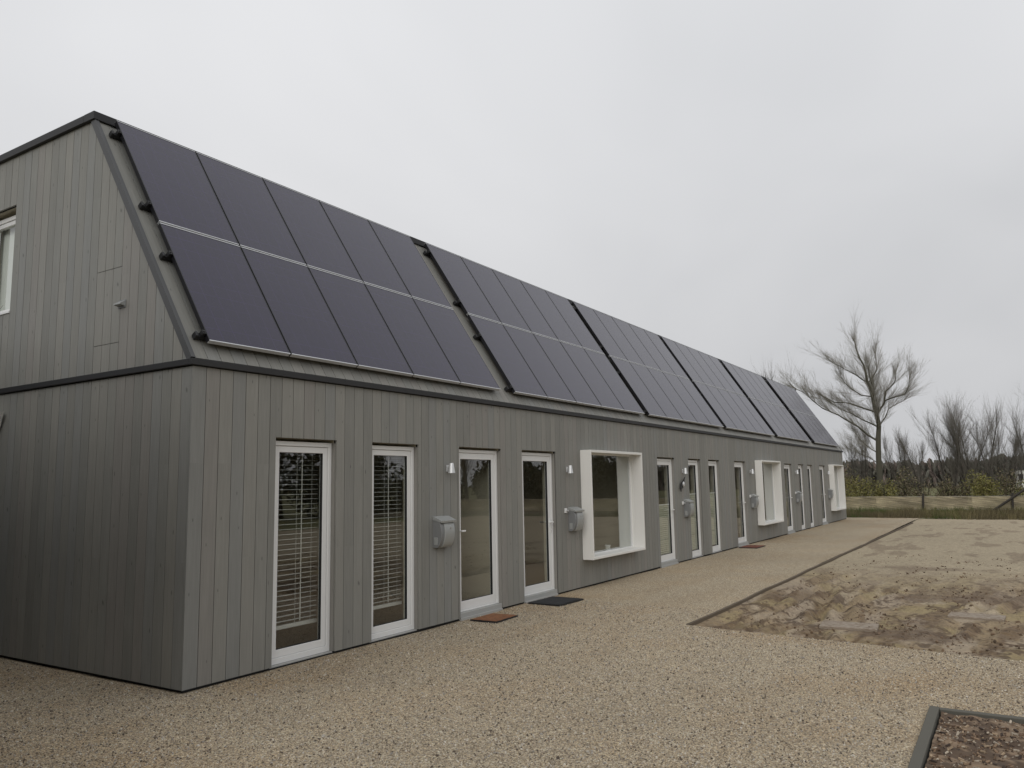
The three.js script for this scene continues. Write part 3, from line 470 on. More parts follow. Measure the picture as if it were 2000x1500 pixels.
{ // floodlight cut by the left edge of the picture
  const f = group('floodlight', -0.002, 2.45, -3.33); tag(f, 'pale floodlight under the dark band, cut by the left edge of the picture', 'floodlight');
  const s = new THREE.Shape(); s.moveTo(0.20, 0.06); s.lineTo(-0.20, 0.06); s.lineTo(-0.10, -0.1); s.lineTo(0.10, -0.1); s.closePath(); const g = new THREE.ExtrudeGeometry(s, { depth: 0.05, bevelEnabled: true, bevelSize: 0.006, bevelThickness: 0.006, bevelSegments: 2 }); g.rotateY(-Math.PI / 2); g.rotateZ(0.12); g.translate(-0.03, 0, 0); mesh('housing', g, std(lin(0.74, 0.74, 0.72), { roughness: 0.4 }), f); mesh('bracket', rbx(-0.03, 0, -0.03, 0.03, -0.05, 0.05, 0.003), M.boxSide, f);
}
function mailbox(x, y, label) { // x: left edge, y: bottom
  const g = group('mailbox', x, y, 0.001); tag(g, label, 'mailbox', 'grey mailboxes along the front');
  const W = 0.27, H = 0.36, prof = (off) => { const s = new THREE.Shape(); s.moveTo(0, 0.0); s.lineTo(0.055 + off, 0.0); s.bezierCurveTo(0.11 + off, 0.02, 0.125 + off, 0.13, 0.122 + off, 0.18); s.bezierCurveTo(0.118 + off, 0.25, 0.10 + off, 0.29, 0.085 + off, H - 0.045); s.lineTo(0, H - 0.045); s.closePath(); return s; };
  const ex = (s, d, x0) => { const q = new THREE.ExtrudeGeometry(s, { depth: d, bevelEnabled: true, bevelSize: 0.003, bevelThickness: 0.003, bevelSegments: 1, curveSegments: 10 }); q.rotateY(-Math.PI / 2); q.applyMatrix4(new THREE.Matrix4().makeScale(1, 1, 1)); q.translate(x0 + d, 0, 0); return q; };
  // profile x -> depth: rotateY(-90) sends local x to +z and local z to -x
  mesh('body', ex(prof(0), W, 0), M.boxSide, g);
  mesh('front_plate', ex(prof(0.012), W - 0.085, 0.06), M.boxGrey, g);
  const l = new THREE.Shape(); l.moveTo(0, H - 0.035); l.lineTo(0.135, H - 0.068); l.lineTo(0.138, H - 0.050); l.lineTo(0.02, H); l.lineTo(0, H); l.closePath();
  mesh('lid', ex(l, W + 0.012, -0.006), M.boxGrey, g);
  mesh('lock', cyl(0.01, 0.01, [W * 0.62, H * 0.62, 0.125], [W * 0.62, H * 0.62, 0.139], 10), M.steel, g);
  mesh('paper_clip', rbx(-0.010, -0.002, 0.03, 0.12, 0.02, 0.07, 0.003), M.boxGrey, g);
}
mailbox(3.315, 0.925, 'grey mailbox with curved front, nearest the gable, left of the first glass door'); mailbox(6.70, 0.92, 'grey mailbox against the left side of the nearest bay window');
mailbox(11.80, 0.915, 'grey mailbox under the bird ornament, beyond the nearest bay window'); mailbox(16.83, 0.92, 'grey mailbox against the left side of the middle bay window');
mailbox(21.98, 0.915, 'small grey mailbox between two doorways past the middle bay window'); mailbox(27.18, 0.91, 'tiny grey mailbox beside the farthest bay window');
function bell(x, y, label) { const g = group('doorbell', x, y, 0.001); tag(g, label, 'doorbell', 'doorbells beside the mailboxes'); mesh('plate', rbx(-0.028, 0.028, -0.035, 0.035, 0, 0.022, 0.004, 2), M.white, g); mesh('push_button', cyl(0.013, 0.012, [0, 0, 0.02], [0, 0, 0.062], 12), M.silver, g); }
bell(6.60, 1.235, 'white doorbell beside the mailbox at the nearest bay window'); bell(11.72, 1.20, 'white doorbell beside the mailbox under the bird ornament'); bell(16.74, 1.23, 'white doorbell beside the mailbox at the middle bay window'); bell(21.9, 1.22, 'white doorbell beside the small mailbox past the middle bay window');
{ // bird ornament
  const g = group('wall_ornament', 11.66, 1.58, 0.001); tag(g, 'small dark metal bird ornament under the third wall lamp', 'ornament');
  const s = new THREE.Shape(); s.moveTo(-0.12, -0.07); s.bezierCurveTo(-0.10, 0.02, -0.02, 0.05, 0.03, 0.07); s.lineTo(0.17, 0.16); s.lineTo(0.10, 0.03); s.bezierCurveTo(0.08, -0.03, 0.0, -0.08, -0.06, -0.09); s.lineTo(-0.09, -0.14); s.closePath();
  const q = new THREE.ExtrudeGeometry(s, { depth: 0.012, bevelEnabled: true, bevelSize: 0.002, bevelThickness: 0.002, bevelSegments: 1 }); q.translate(0, 0, 0.03); mesh('bird', q, M.black, g);
  const w = new THREE.SphereGeometry(0.045, 12, 8); w.scale(1, 1.2, 0.5); w.translate(0.03, 0.01, 0.055); mesh('breast', w, M.silver, g); mesh('spike', cyl(0.006, 0.006, [0, 0, 0], [0, 0, 0.032], 6), M.black, g);
}

// ---------------------------------------------------------------- things behind the glass
function venetian(x0, x1, y0, y1, z, cordX, label) {
  const g = group('venetian_blind', x0, y0, z); tag(g, label, 'blind', 'venetian blinds'); const W = x1 - x0, H = y1 - y0;
  const s = new THREE.Shape(); const D = 0.017; s.moveTo(-D, -0.0035); s.quadraticCurveTo(0, 0.0045, D, -0.0035); s.lineTo(D, -0.0027); s.quadraticCurveTo(0, 0.0053, -D, -0.0027); s.closePath();
  const sl = new THREE.ExtrudeGeometry(s, { depth: W, bevelEnabled: false, curveSegments: 3 }); sl.rotateY(Math.PI / 2); // depth -> +x, profile x -> -z
  for (let y = 0.05; y < H - 0.05; y += 0.0485) { const m = mesh('slat', sl, M.blind, g); m.position.y = y; m.rotation.x = 0.05 + (hash2(Math.round(y * 1000), 4, 4) - 0.5) * 0.03; }
  mesh('bottom_rail', rbx(0, W, -0.022, 0.014, -0.02, 0.02, 0.004), M.blind, g); mesh('head_rail', rbx(0, W, H - 0.03, H + 0.012, -0.028, 0.028, 0.003), M.blind, g);
  for (const c of [0.1, W - 0.1, cordX]) mesh('cord', bx(c - 0.0015, c + 0.0015, 0, H - 0.03, 0.0262, 0.0285), M.blind, g);
  mesh('wand', cyl(0.006, 0.006, [cordX + 0.05, H * 0.02, 0.045], [cordX + 0.05, H - 0.02, 0.045], 6), M.blind, g);
}
venetian(0.99, 1.66, 0.33, 2.07, -0.215, 0.37, 'open white venetian blind in the window nearest the gable corner'); venetian(2.32, 2.98, 0.33, 2.07, -0.215, 0.34, 'open white venetian blind in the second window from the gable corner');
const shadeM = new THREE.MeshPhysicalMaterial({ color: lin(0.56, 0.55, 0.44), roughness: 0.95, transmission: 0.3, thickness: 0, side: THREE.DoubleSide });
function pleated(x0, x1, y0, y1, z, label) { const P = [], I = []; const n = Math.ceil((y1 - y0) / 0.02); for (let i = 0; i <= n; i++) { const y = lerp(y0, y1, i / n), w = z + (i % 2 ? 0.006 : -0.006); P.push(x0, y, w, x1, y, w); if (i) { const o = i * 2; I.push(o - 2, o - 1, o, o, o - 1, o + 1); } } let g = new THREE.BufferGeometry(); g.setAttribute('position', new THREE.Float32BufferAttribute(P, 3)); g.setIndex(I); g = g.toNonIndexed(); g.computeVertexNormals(); const t = group('pleated_shade', 0, 0, 0); tag(t, label, 'shade', 'pleated shades in the lower halves of glazing'); mesh('fabric', g, shadeM, t); mesh('rail', bx(x0, x1, y1, y1 + 0.02, z - 0.012, z + 0.012), M.white, t); }
pleated(10.55, 11.24, 0.21, 1.18, -0.118, 'cream shade over the lower half of the door beyond the nearest bay window'); pleated(12.29, 12.86, 0.17, 1.36, -0.118, 'cream shade in the narrow window beyond the bird ornament'); pleated(13.63, 14.21, 0.17, 1.36, -0.118, 'cream shade in the narrow window second beyond the bird ornament');
// ornaments on the sill of the nearest bay
function pot(x, r, h, label) { const g = mesh('flower_pot', new THREE.LatheGeometry([[0, 0], [r * 0.75, 0], [r, h], [r * 1.08, h], [r * 1.08, h * 0.88], [r * 0.9, h * 0.88], [0, h * 0.84]].map(p => new THREE.Vector2(...p)), 16), std(lin(0.7, 0.69, 0.65), { roughness: 0.4 })); g.position.set(x, BY0 + 0.0425, -0.17); tag(g, label, 'pot', 'pots on the bay window sill'); }
pot(7.62, 0.06, 0.11, 'white pot at the left of the nearest bay window sill'); pot(8.42, 0.05, 0.09, 'smaller white pot at the right of the nearest bay window sill');
for (const [x, y, r, lab] of [[7.52, 0.92, 0.06, 'left white heart ornament hanging in the nearest bay window'], [7.72, 0.95, 0.075, 'right white heart ornament hanging in the nearest bay window']]) {
  const s = new THREE.Shape(); s.moveTo(0, -r); s.bezierCurveTo(-r * 1.5, 0.1 * r, -r * 0.9, r * 1.2, 0, r * 0.5); s.bezierCurveTo(r * 0.9, r * 1.2, r * 1.5, 0.1 * r, 0, -r);
  const h = new THREE.Path(); const q = 0.62; h.moveTo(0, -r * q); h.bezierCurveTo(-r * 1.5 * q, 0.1 * r, -r * 0.9 * q, r * 1.0 * q, 0, r * 0.45 * q); h.bezierCurveTo(r * 0.9 * q, r * 1.0 * q, r * 1.5 * q, 0.1 * r, 0, -r * q); s.holes.push(h);
  const g = group('heart_ornament', x, y, -0.14); tag(g, lab, 'ornament', 'hearts hanging in the bay window'); mesh('heart', new THREE.ExtrudeGeometry(s, { depth: 0.012, bevelEnabled: false }), std(lin(0.66, 0.65, 0.58)), g); mesh('string', bx(-0.001, 0.001, r * 0.5, BY1 - 0.1 - y, 0.004, 0.006), M.blind, g);
}
// doormats
function mat_(x0, x1, z0, z1, col, turn, label) { const w = x1 - x0, d = z1 - z0, xs = span(-w / 2, w / 2, 0.03), zs = span(-d / 2, d / 2, 0.03), cx = (x0 + x1) / 2, cz = (z0 + z1) / 2; const g = group('doormat', cx, groundH(cx, cz) + 0.006, cz); g.rotation.y = turn; tag(g, label, 'doormat', 'doormats on the gravel'); const c0 = new THREE.Color().setRGB(...col); mesh('pile', gridPatch(xs, zs, (x, z) => 0.014 + 0.004 * hash2(Math.round(x * 300), Math.round(z * 300), 2), (x, z) => { const k = 0.75 + 0.5 * hash2(Math.round(x * 200), Math.round(z * 200), 6); return [c0.r * k, c0.g * k, c0.b * k]; }, 1), std(0xffffff, { vertexColors: true, roughness: 1 }), g); mesh('backing', bx(-w / 2 - 0.006, w / 2 + 0.006, -0.008, 0.0125, -d / 2 - 0.006, d / 2 + 0.006), M.black, g); }
mat_(3.92, 4.42, 0.10, 0.47, [0.20, 0.085, 0.035], 0.03, 'rust-brown doormat before the glass door nearest the gable'); mat_(5.36, 6.03, 0.06, 0.56, [0.018, 0.018, 0.019], -0.02, 'black doormat before the second glass door'); mat_(15.35, 16.1, 0.06, 0.5, [0.16, 0.05, 0.028], 0, 'dark red doormat before the door left of the middle bay window');

// ---------------------------------------------------------------- trees and shrubs
class Wood {
  constructor(sides = 3) { this.p = []; this.n = []; this.sides = sides; }
  seg(a, b, ra, rb_, sides = this.sides) {
    const d = b.clone().sub(a).normalize(), u = Math.abs(d.y) < 0.9 ? new THREE.Vector3(0, 1, 0).cross(d).normalize() : new THREE.Vector3(1, 0, 0).cross(d).normalize(), v = d.clone().cross(u);
    const at = (c, r, k) => { const t = k / sides * 6.28318, x = Math.cos(t), y = Math.sin(t), n = [u.x * x + v.x * y, u.y * x + v.y * y, u.z * x + v.z * y]; return [[c.x + n[0] * r, c.y + n[1] * r, c.z + n[2] * r], n]; };
    for (let k = 0; k < sides; k++) { const A = at(a, ra, k), B = at(a, ra, k + 1), C = at(b, rb_, k + 1), D = at(b, rb_, k); for (const q of [A, B, C, A, C, D]) { this.p.push(...q[0]); this.n.push(...q[1]); } }
  }
  geo() { const g = new THREE.BufferGeometry(); g.setAttribute('position', new THREE.Float32BufferAttribute(this.p, 3)); g.setAttribute('normal', new THREE.Float32BufferAttribute(this.n, 3)); return g; }
}
const V = (x, y, z) => new THREE.Vector3(x, y, z);
function jitter(d, a, r) { return d.clone().add(V((r() - 0.5) * 2 * a, (r() - 0.5) * 2 * a, (r() - 0.5) * 2 * a)).normalize(); }
function twig(w, p, d, len, r0, level, r, up) { // a branch of a few segments that bears side twigs
  const n = level > 1 ? 4 : 3; let q = p.clone(), dir = d.clone();
  for (let i = 0; i < n; i++) {
    dir = jitter(dir, 0.10, r); dir.y += up; dir.normalize(); const e = q.clone().addScaledVector(dir, len / n), ra = r0 * (1 - i / n * 0.75), rb2 = r0 * (1 - (i + 1) / n * 0.75); w.seg(q, e, ra, rb2, level > 1 ? 4 : 3);
    if (level > 0) { const m = level > 1 ? 3 : 2; for (let k = 0; k < m; k++) { const f = r(), s = q.clone().lerp(e, f), side = jitter(dir, 0.62, r); side.addScaledVector(dir, 0.5).normalize(); twig(w, s, side, len * (0.36 + 0.3 * r()), Math.max(0.0024, ra * 0.5), level - 1, r, up); } }
    q = e;
  }
}
const bark = std(lin(0.085, 0.08, 0.058), { roughness: 1 }), barkDark = std(lin(0.055, 0.048, 0.040), { roughness: 1 }), twigM = std(lin(0.27, 0.25, 0.205), { roughness: 1 }), twigG = std(lin(0.17, 0.155, 0.13), { roughness: 1 });
{ // the large bare tree beyond the far end
  const r = rng(77), X = 50, g = group('bare_tree', X, 0, -1.13); tag(g, 'tall bare tree with long limbs beyond the far end of the building', 'tree');
  const limbs = [
    [0.20, 0.03, [[-0.06, -1.13], [1.91, -1.14], [3.03, -1.12], [4.21, -1.05], [4.93, -0.96], [5.39, -1.01], [5.89, -1.1], [6.59, -1.19], [7.37, -1.29], [7.71, -1.45], [8.32, -1.49], [8.83, -1.58], [9.32, -1.79], [9.95, -1.96], [10.28, -2.0]], 0],
    [0.10, 0.018, [[3.99, -1.15], [4.33, -1.62], [4.91, -2.18], [5.46, -2.95], [5.71, -3.28], [6.19, -4.18], [6.7, -4.73], [7.26, -5.23], [7.65, -5.81]], -0.25],
    [0.075, 0.02, [[4.84, -1.03], [5.1, -1.45], [5.35, -1.93], [5.76, -2.5], [6.07, -3.13], [6.43, -3.59]], 0.3],
    [0.085, 0.02, [[5.76, -1.06], [6.08, -1.8], [6.46, -2.67], [6.57, -3.49], [6.99, -4.12]], -0.15],
    [0.06, 0.018, [[6.77, -1.2], [6.91, -1.87], [7.42, -2.47], [7.78, -2.8], [8.27, -3.02]], 0.2],
    [0.055, 0.016, [[7.71, -1.45], [7.92, -1.75], [8.23, -2.07], [8.66, -2.69], [9.15, -3.41]], -0.3],
    [0.10, 0.02, [[5.7, -0.99], [6.31, -0.57], [7.03, -0.44], [7.41, -0.04], [7.75, 0.19], [8.16, 0.18]], 0.15],
    [0.065, 0.018, [[6.45, -0.53], [6.6, -0.1], [6.77, 0.65], [7.11, 0.87], [7.9, 1.07]], -0.2],
    [0.06, 0.018, [[4.93, -0.92], [5.45, -0.55], [5.94, -0.35], [6.18, 0], [6.42, 0.5]], 0.3],
    [0.05, 0.015, [[7.66, -1.41], [7.92, -1.2], [8.44, -0.85], [8.99, -0.86], [9.51, -0.9]], 0.2],
    [0.045, 0.014, [[3.19, -1.16], [3.6, -1.7], [4.1, -2.18], [4.54, -2.45]], 0.4], [0.04, 0.012, [[2.55, -1.18], [2.95, -1.66], [3.19, -2.18], [3.4, -2.62]], -0.4],
    [0.05, 0.014, [[4.6, -1.05], [5.2, -0.95], [5.9, -0.75], [6.6, -0.8]], -1.6], [0.05, 0.014, [[5.5, -1.05], [6.1, -1.2], [6.9, -1.4], [7.7, -1.5]], 1.7], [0.045, 0.014, [[6.5, -1.2], [7.1, -1.0], [7.8, -1.1], [8.6, -1.1]], -1.5]];
  const trunk = new Wood(9), crown = new Wood(3);
  limbs.forEach(([r0, r1, pts, dep], li) => {
    const P = pts.map(([y, z], i) => V(dep * i / pts.length * 1.6 + (li ? (r() - 0.5) * 0.1 : 0), y, z + 1.13));
    P.forEach((p, i) => {
      if (!i) return; const a = P[i - 1], f = (i - 1) / (P.length - 1), f2 = i / (P.length - 1), pw = li ? 1 : 0.9; const q8 = li ? 0.72 : 0.95, ra = q8 * lerp(r0, r1, Math.pow(f, pw)), rc = q8 * lerp(r0, r1, Math.pow(f2, pw)); trunk.seg(a, p, ra * (i === 1 && !li ? 1.15 : 1), rc, li ? 6 : 10);
      if (li === 0 && i < 5) return; const d = p.clone().sub(a), len = d.length(), dn = d.clone().normalize(), m = Math.max(2, Math.round(len * (li ? 8 : 6)));
      for (let k = 0; k < m; k++) { const s = a.clone().addScaledVector(d, r()); const side = jitter(dn, 0.75, r); side.y += 0.3; side.addScaledVector(dn, 0.45).normalize(); twig(crown, s, side, 0.6 + r() * 1.15, Math.min(0.008, ra * 0.35), 2, r, 0.06); }
    });
    const e = P[P.length - 1], dn = e.clone().sub(P[P.length - 2]).normalize(); for (let k = 0; k < 3; k++) twig(crown, e, jitter(dn, 0.35, r), 0.4 + r() * 0.3, r1 * 0.6, 2, r, 0.08);
  });
  mesh('trunk', trunk.geo(), bark, g); mesh('crown', crown.geo(), twigM, g);
}
function bareTree(name, x, z, h, spread, stems, label, grp, seed, m1 = barkDark, m2 = twigG, lev = 2, y0 = -0.16) {
  const r = rng(seed), g = group(name, x, y0, z); tag(g, label, 'tree', grp); const trunk = new Wood(6), crown = new Wood(3);
  for (let s = 0; s < stems; s++) {
    let p = V((r() - 0.5) * 0.3 * stems, 0, (r() - 0.5) * 0.3 * stems), d = V((r() - 0.5) * spread, 1, (r() - 0.5) * spread).normalize(); const n = 6, hh = h * (0.75 + 0.25 * r()), r0 = h * (stems > 1 ? 0.011 : 0.021);
    for (let i = 0; i < n; i++) { d = jitter(d, 0.13, r); d.y += 0.08; d.normalize(); const e = p.clone().addScaledVector(d, hh / n * 0.82), ra = r0 * (1 - i / n * 0.8), rc = r0 * (1 - (i + 1) / n * 0.8); trunk.seg(p, e, ra, rc); if (i > 0) { const m = 3 + (i > 2 ? 1 : 0); for (let k = 0; k < m; k++) { const sd = jitter(d, 0.8, r); sd.y += 0.45; sd.normalize(); twig(crown, p.clone().lerp(e, r()), sd, hh * (0.2 + 0.16 * r()), ra * 0.34, lev, r, 0.12); } } p = e; }
    for (let k = 0; k < 2; k++) twig(crown, p, jitter(d, 0.3, r), hh * 0.2, r0 * 0.2, lev, r, 0.12);
  }
  mesh('trunk', trunk.geo(), m1, g); mesh('crown', crown.geo(), m2, g); return g;
}
[[53.5, 0.95, 5.2, 0.5, 2, 'slender bare tree just right of the tall bare tree'], [53, 2.35, 6.2, 0.55, 3, 'multi-stemmed bare tree with a dark bole behind the fence post'], [54.5, 3.1, 6.6, 0.5, 2, 'bare tree third to the right of the tall bare tree'], [53.2, 4.2, 6.1, 0.7, 4, 'bushy many-stemmed bare tree in the middle of the row'], [55, 5.1, 5.4, 0.6, 3, 'bare tree with a rounded top right of the middle of the row'], [54, 6.0, 4.3, 0.7, 3, 'low bare tree above the leaning pole'], [54.5, 6.95, 6.6, 0.6, 3, 'bare tree cut by the right edge of the picture'], [56, -0.4, 4.6, 0.7, 3, 'low bare tree right behind the tall trunk'], [52, -2.6, 5.0, 0.6, 3, 'bare tree showing beside the far end of the building'], [58, -9.5, 11.2, 0.4, 1, 'bare tree top showing above the roof ridge'], [57, 8.6, 6.4, 0.7, 3, 'bare tree just beyond the right edge of the picture']].forEach((a, i) => bareTree('bare_tree', a[0], a[1], a[2], a[3], a[4], a[5], 'bare trees beyond the fence', 300 + i * 7));
// leafy shrubs: many small leaves spread through a volume
function leaves(n, rx, ry, rz, size, cols, seed) {
  const r = rng(seed), P = [], C = [], N = [];
  const lobes = Array.from({ length: 7 }, () => [(r() - 0.5) * 1.3, r() * 0.75, (r() - 0.5) * 1.3, 0.35 + 0.35 * r()]);
  for (let i = 0; i < n; i++) {
    const lb = lobes[Math.floor(r() * lobes.length)], th = r() * 6.283, ph = Math.acos(2 * r() - 1), rr = lb[3] * Math.pow(r(), 0.4);
    const c = V((lb[0] + rr * Math.sin(ph) * Math.cos(th)) * rx, Math.max(0.02, (lb[1] + rr * Math.cos(ph)) * ry), (lb[2] + rr * Math.sin(ph) * Math.sin(th)) * rz);
    const a = V(r() - 0.5, r() - 0.5, r() - 0.5).normalize(), b = V(r() - 0.5, r() - 0.3, r() - 0.5).cross(a).normalize(), s = size * (0.6 + 0.8 * r()), t = cols[Math.floor(r() * cols.length)], k = 0.7 + 0.6 * r(), n3 = a.clone().cross(b);
    const q = [c.clone().addScaledVector(a, -s), c.clone().addScaledVector(b, -s * 0.5), c.clone().addScaledVector(a, s), c.clone().addScaledVector(b, s * 0.5)];
    for (const j of [0, 1, 2, 0, 2, 3]) { P.push(q[j].x, q[j].y, q[j].z); N.push(n3.x, n3.y, n3.z); C.push(t[0] * k, t[1] * k, t[2] * k); }
  }
  const g = new THREE.BufferGeometry(); g.setAttribute('position', new THREE.Float32BufferAttribute(P, 3)); g.setAttribute('normal', new THREE.Float32BufferAttribute(N, 3)); g.setAttribute('color', new THREE.Float32BufferAttribute(C, 3)); return g;
}
const leafM = new THREE.MeshPhysicalMaterial({ color: 0xffffff, vertexColors: true, roughness: 0.9, side: THREE.DoubleSide });
const GREEN = [[0.20, 0.19, 0.05], [0.16, 0.155, 0.045], [0.26, 0.23, 0.075], [0.15, 0.125, 0.06]], BROWN = [[0.17, 0.14, 0.085], [0.13, 0.105, 0.07], [0.21, 0.17, 0.10], [0.16, 0.165, 0.065]], DARK = [[0.022, 0.03, 0.014], [0.03, 0.038, 0.018], [0.018, 0.022, 0.012], [0.035, 0.034, 0.02]];
function shrub(x, z, rx, ry, rz, n, cols, label, seed, size = 0.05, grp = 'shrubs behind the fence') { const g = group('shrub', x, -0.16, z); tag(g, label, 'shrub', grp); const st = new Wood(4), r = rng(seed + 1); for (let i = 0; i < 9; i++) { const p = V((r() - 0.5) * rx * 0.4, 0, (r() - 0.5) * rz * 0.4); twig(st, p, V((r() - 0.5) * 0.9, 1, (r() - 0.5) * 0.9).normalize(), ry * (0.9 + 0.4 * r()), 0.018, 1, r, 0.03); } mesh('stems', st.geo(), barkDark, g); mesh('foliage', leaves(n, rx, ry, rz, size, cols, seed), leafM, g); }
[[47, -1.7, 1.1, 1.7, 1.2, 2600, GREEN, 'low green shrub beside the far corner of the building'], [48.5, 0.35, 1.0, 1.9, 0.9, 1900, BROWN, 'brown undergrowth just right of the tall tree trunk'], [47.5, 1.4, 0.9, 1.6, 0.7, 1500, BROWN, 'olive brown shrub left of the fence post'], [48, 2.6, 1.0, 1.9, 0.8, 1700, BROWN, 'dark brown shrub right behind the fence post'], [47, 4.4, 1.2, 1.75, 1.0, 2600, GREEN, 'bright olive green shrub above the middle of the netting fence'], [48, 3.4, 0.9, 1.3, 0.8, 1300, BROWN, 'low brown brush between fence post and green shrub'], [48.5, 5.6, 1.0, 2.0, 0.8, 1500, BROWN, 'brown brush behind the leaning pole'], [46.5, 6.7, 1.0, 2.1, 1.0, 2200, GREEN, 'green shrub at the right edge behind the leaning pole'], [47.5, -0.7, 0.8, 1.4, 0.7, 1300, GREEN, 'small green shrub at the foot of the tall bare tree'], [50, -3.5, 1.3, 2.6, 1.2, 2200, BROWN, 'tall brown shrub half hidden by the far corner of the building']].forEach((a, i) => shrub(...a.slice(0, 5), a[5] * 2, a[6], a[7], 500 + i * 11));
// far hedge, wood and white house
{
  const r = rng(901), n = 16000, base = new THREE.IcosahedronGeometry(1, 1); { const p = base.attributes.position; for (let i = 0; i < p.count; i++) { const k = 0.65 + 0.7 * hash2(Math.round(p.getX(i) * 40 + p.getZ(i) * 311), Math.round(p.getY(i) * 40), 3); p.setXYZ(i, p.getX(i) * k, p.getY(i) * k, p.getZ(i) * k); } base.computeVertexNormals(); }
  const im = new THREE.InstancedMesh(base, std(0xffffff, { roughness: 1 }), n), o = new THREE.Object3D(), c = new THREE.Color();
  for (let k = 0; k < n; k++) { const z = -60 + r() * 130, x = 148 + r() * 10 + 6 * Math.sin(z * 0.05), top = 2.9 + 1.3 * fbm(z * 0.06, 3, 44, 4) + 1.1 * fbm(z * 0.5, 8, 45, 2) + (z > 4 ? 0.6 : 0), s = 0.15 + 0.4 * r(); o.position.set(x, -0.2 + r() * top, z); o.rotation.set((r() - 0.5) * 0.9, r() * 6, (r() - 0.5) * 0.9); o.scale.set(s * 0.45, s * 1.5, s * 0.45); o.updateMatrix(); im.setMatrixAt(k, o.matrix); const f = 0.7 + 0.6 * r(), w = r(); im.setColorAt(k, c.setRGB((w < 0.3 ? 0.145 : 0.105) * f, (w < 0.3 ? 0.115 : 0.10) * f, (w < 0.3 ? 0.10 : 0.082) * f)); }
  im.name = 'far_hedgerow'; im.userData = { kind: 'stuff', label: 'dark distant hedgerow along the horizon', category: 'hedge' }; im.castShadow = im.receiveShadow = true; scene.add(im);
  const h = group('farmhouse', 138, -0.16, 8.2); tag(h, 'tiny white farmhouse on the horizon at the right edge', 'house'); mesh('wall', bx(-3, 3, 0, 2.6, -1.9, 1.9), M.whiteBox, h); const s = new THREE.Shape(); s.moveTo(-2.2, 2.55); s.lineTo(2.2, 2.55); s.lineTo(0, 3.7); s.closePath(); const rg = new THREE.ExtrudeGeometry(s, { depth: 6.4, bevelEnabled: false }); rg.translate(0, 0, -3.2); rg.rotateY(Math.PI / 2); mesh('roof', rg, M.roofing, h); for (const z of [-1.2, 0.2, 1.4]) mesh('window', bx(-3.05, -3.001, 1.0, 2.0, z - 0.3, z + 0.3), M.seal, h);
}
// netting fence with posts
{
  const f = group('netting_fence', 39.3, -0.16, 0); tag(f, 'low tan netting fence on thin posts beyond the yard', 'fence');
  const net = dataTex(0, (i, j) => { const a = (i % 8) < 4, b = (j % 8) < 4, n = hash2(i, j, 7); const v = (a || b) ? 190 + 65 * n : 40; return [v, v, v]; }, { w: 64, h: 64, srgb: false });
  const tone = dataTex(256, (i, j) => { const a = fbm(i / 16 + j / 10, j / 40, 69, 4, 0), b = fbm(i / 40, j / 64, 70, 3, 0); const v = 170 + 120 * (a - 0.5) + 90 * (b - 0.5); return [clamp(v, 0, 255), clamp(v * 0.96, 0, 255), clamp(v * 0.86, 0, 255)]; });
  tone.repeat.set(0.06, 0.25);
  const m = std(lin(1.1, 1.02, 0.87), { map: tone, roughness: 1, alphaMap: net, transparent: true, side: THREE.DoubleSide });
  const P = [], U = [], I = [], zs = span(-26, 26, 0.5); zs.forEach((z, i) => { const b = 0.05 * (fbm(z * 0.5 + 40, 2, 66, 3) - 0.5), top = 0.88 + 0.05 * (fbm(z * 0.8 + 40, 9, 67, 3) - 0.5) - 0.03 * Math.abs(Math.sin(z * 0.9)); [0.02, 0.32, 0.62, top].forEach((y, k) => { P.push(b * k + 0.02 * (hash2(i, k, 3) - 0.5), y, z); U.push(z * 4, y * 4); }); if (i) for (let k = 0; k < 3; k++) { const o = i * 4 + k; I.push(o - 4, o, o - 3, o - 3, o, o + 1); } });
  const g = new THREE.BufferGeometry(); g.setAttribute('position', new THREE.Float32BufferAttribute(P, 3)); g.setAttribute('uv', new THREE.Float32BufferAttribute(U, 2)); g.setIndex(I); g.computeVertexNormals(); mesh('netting', g, m, f);
  for (const z of [-8.8, -5.2, -1.55, 2.06, 5.75, 9.4, 13]) mesh('post', cyl(0.055, 0.05, [-0.07, 0, z], [-0.07, 1.0, z + 0.06], 7), barkDark, f);
  for (const y of [0.25, 0.86]) mesh('wire', cyl(0.004, 0.004, [-0.02, y, -26], [-0.02, y, 26], 4), M.steel, f);
  const p = mesh('leaning_pole', cyl(0.06, 0.05, [39.1, -0.16, 4.72], [39.25, 1.32, 6.75], 7), barkDark); tag(p, 'dark pole leaning to the right against the netting fence', 'pole');
}
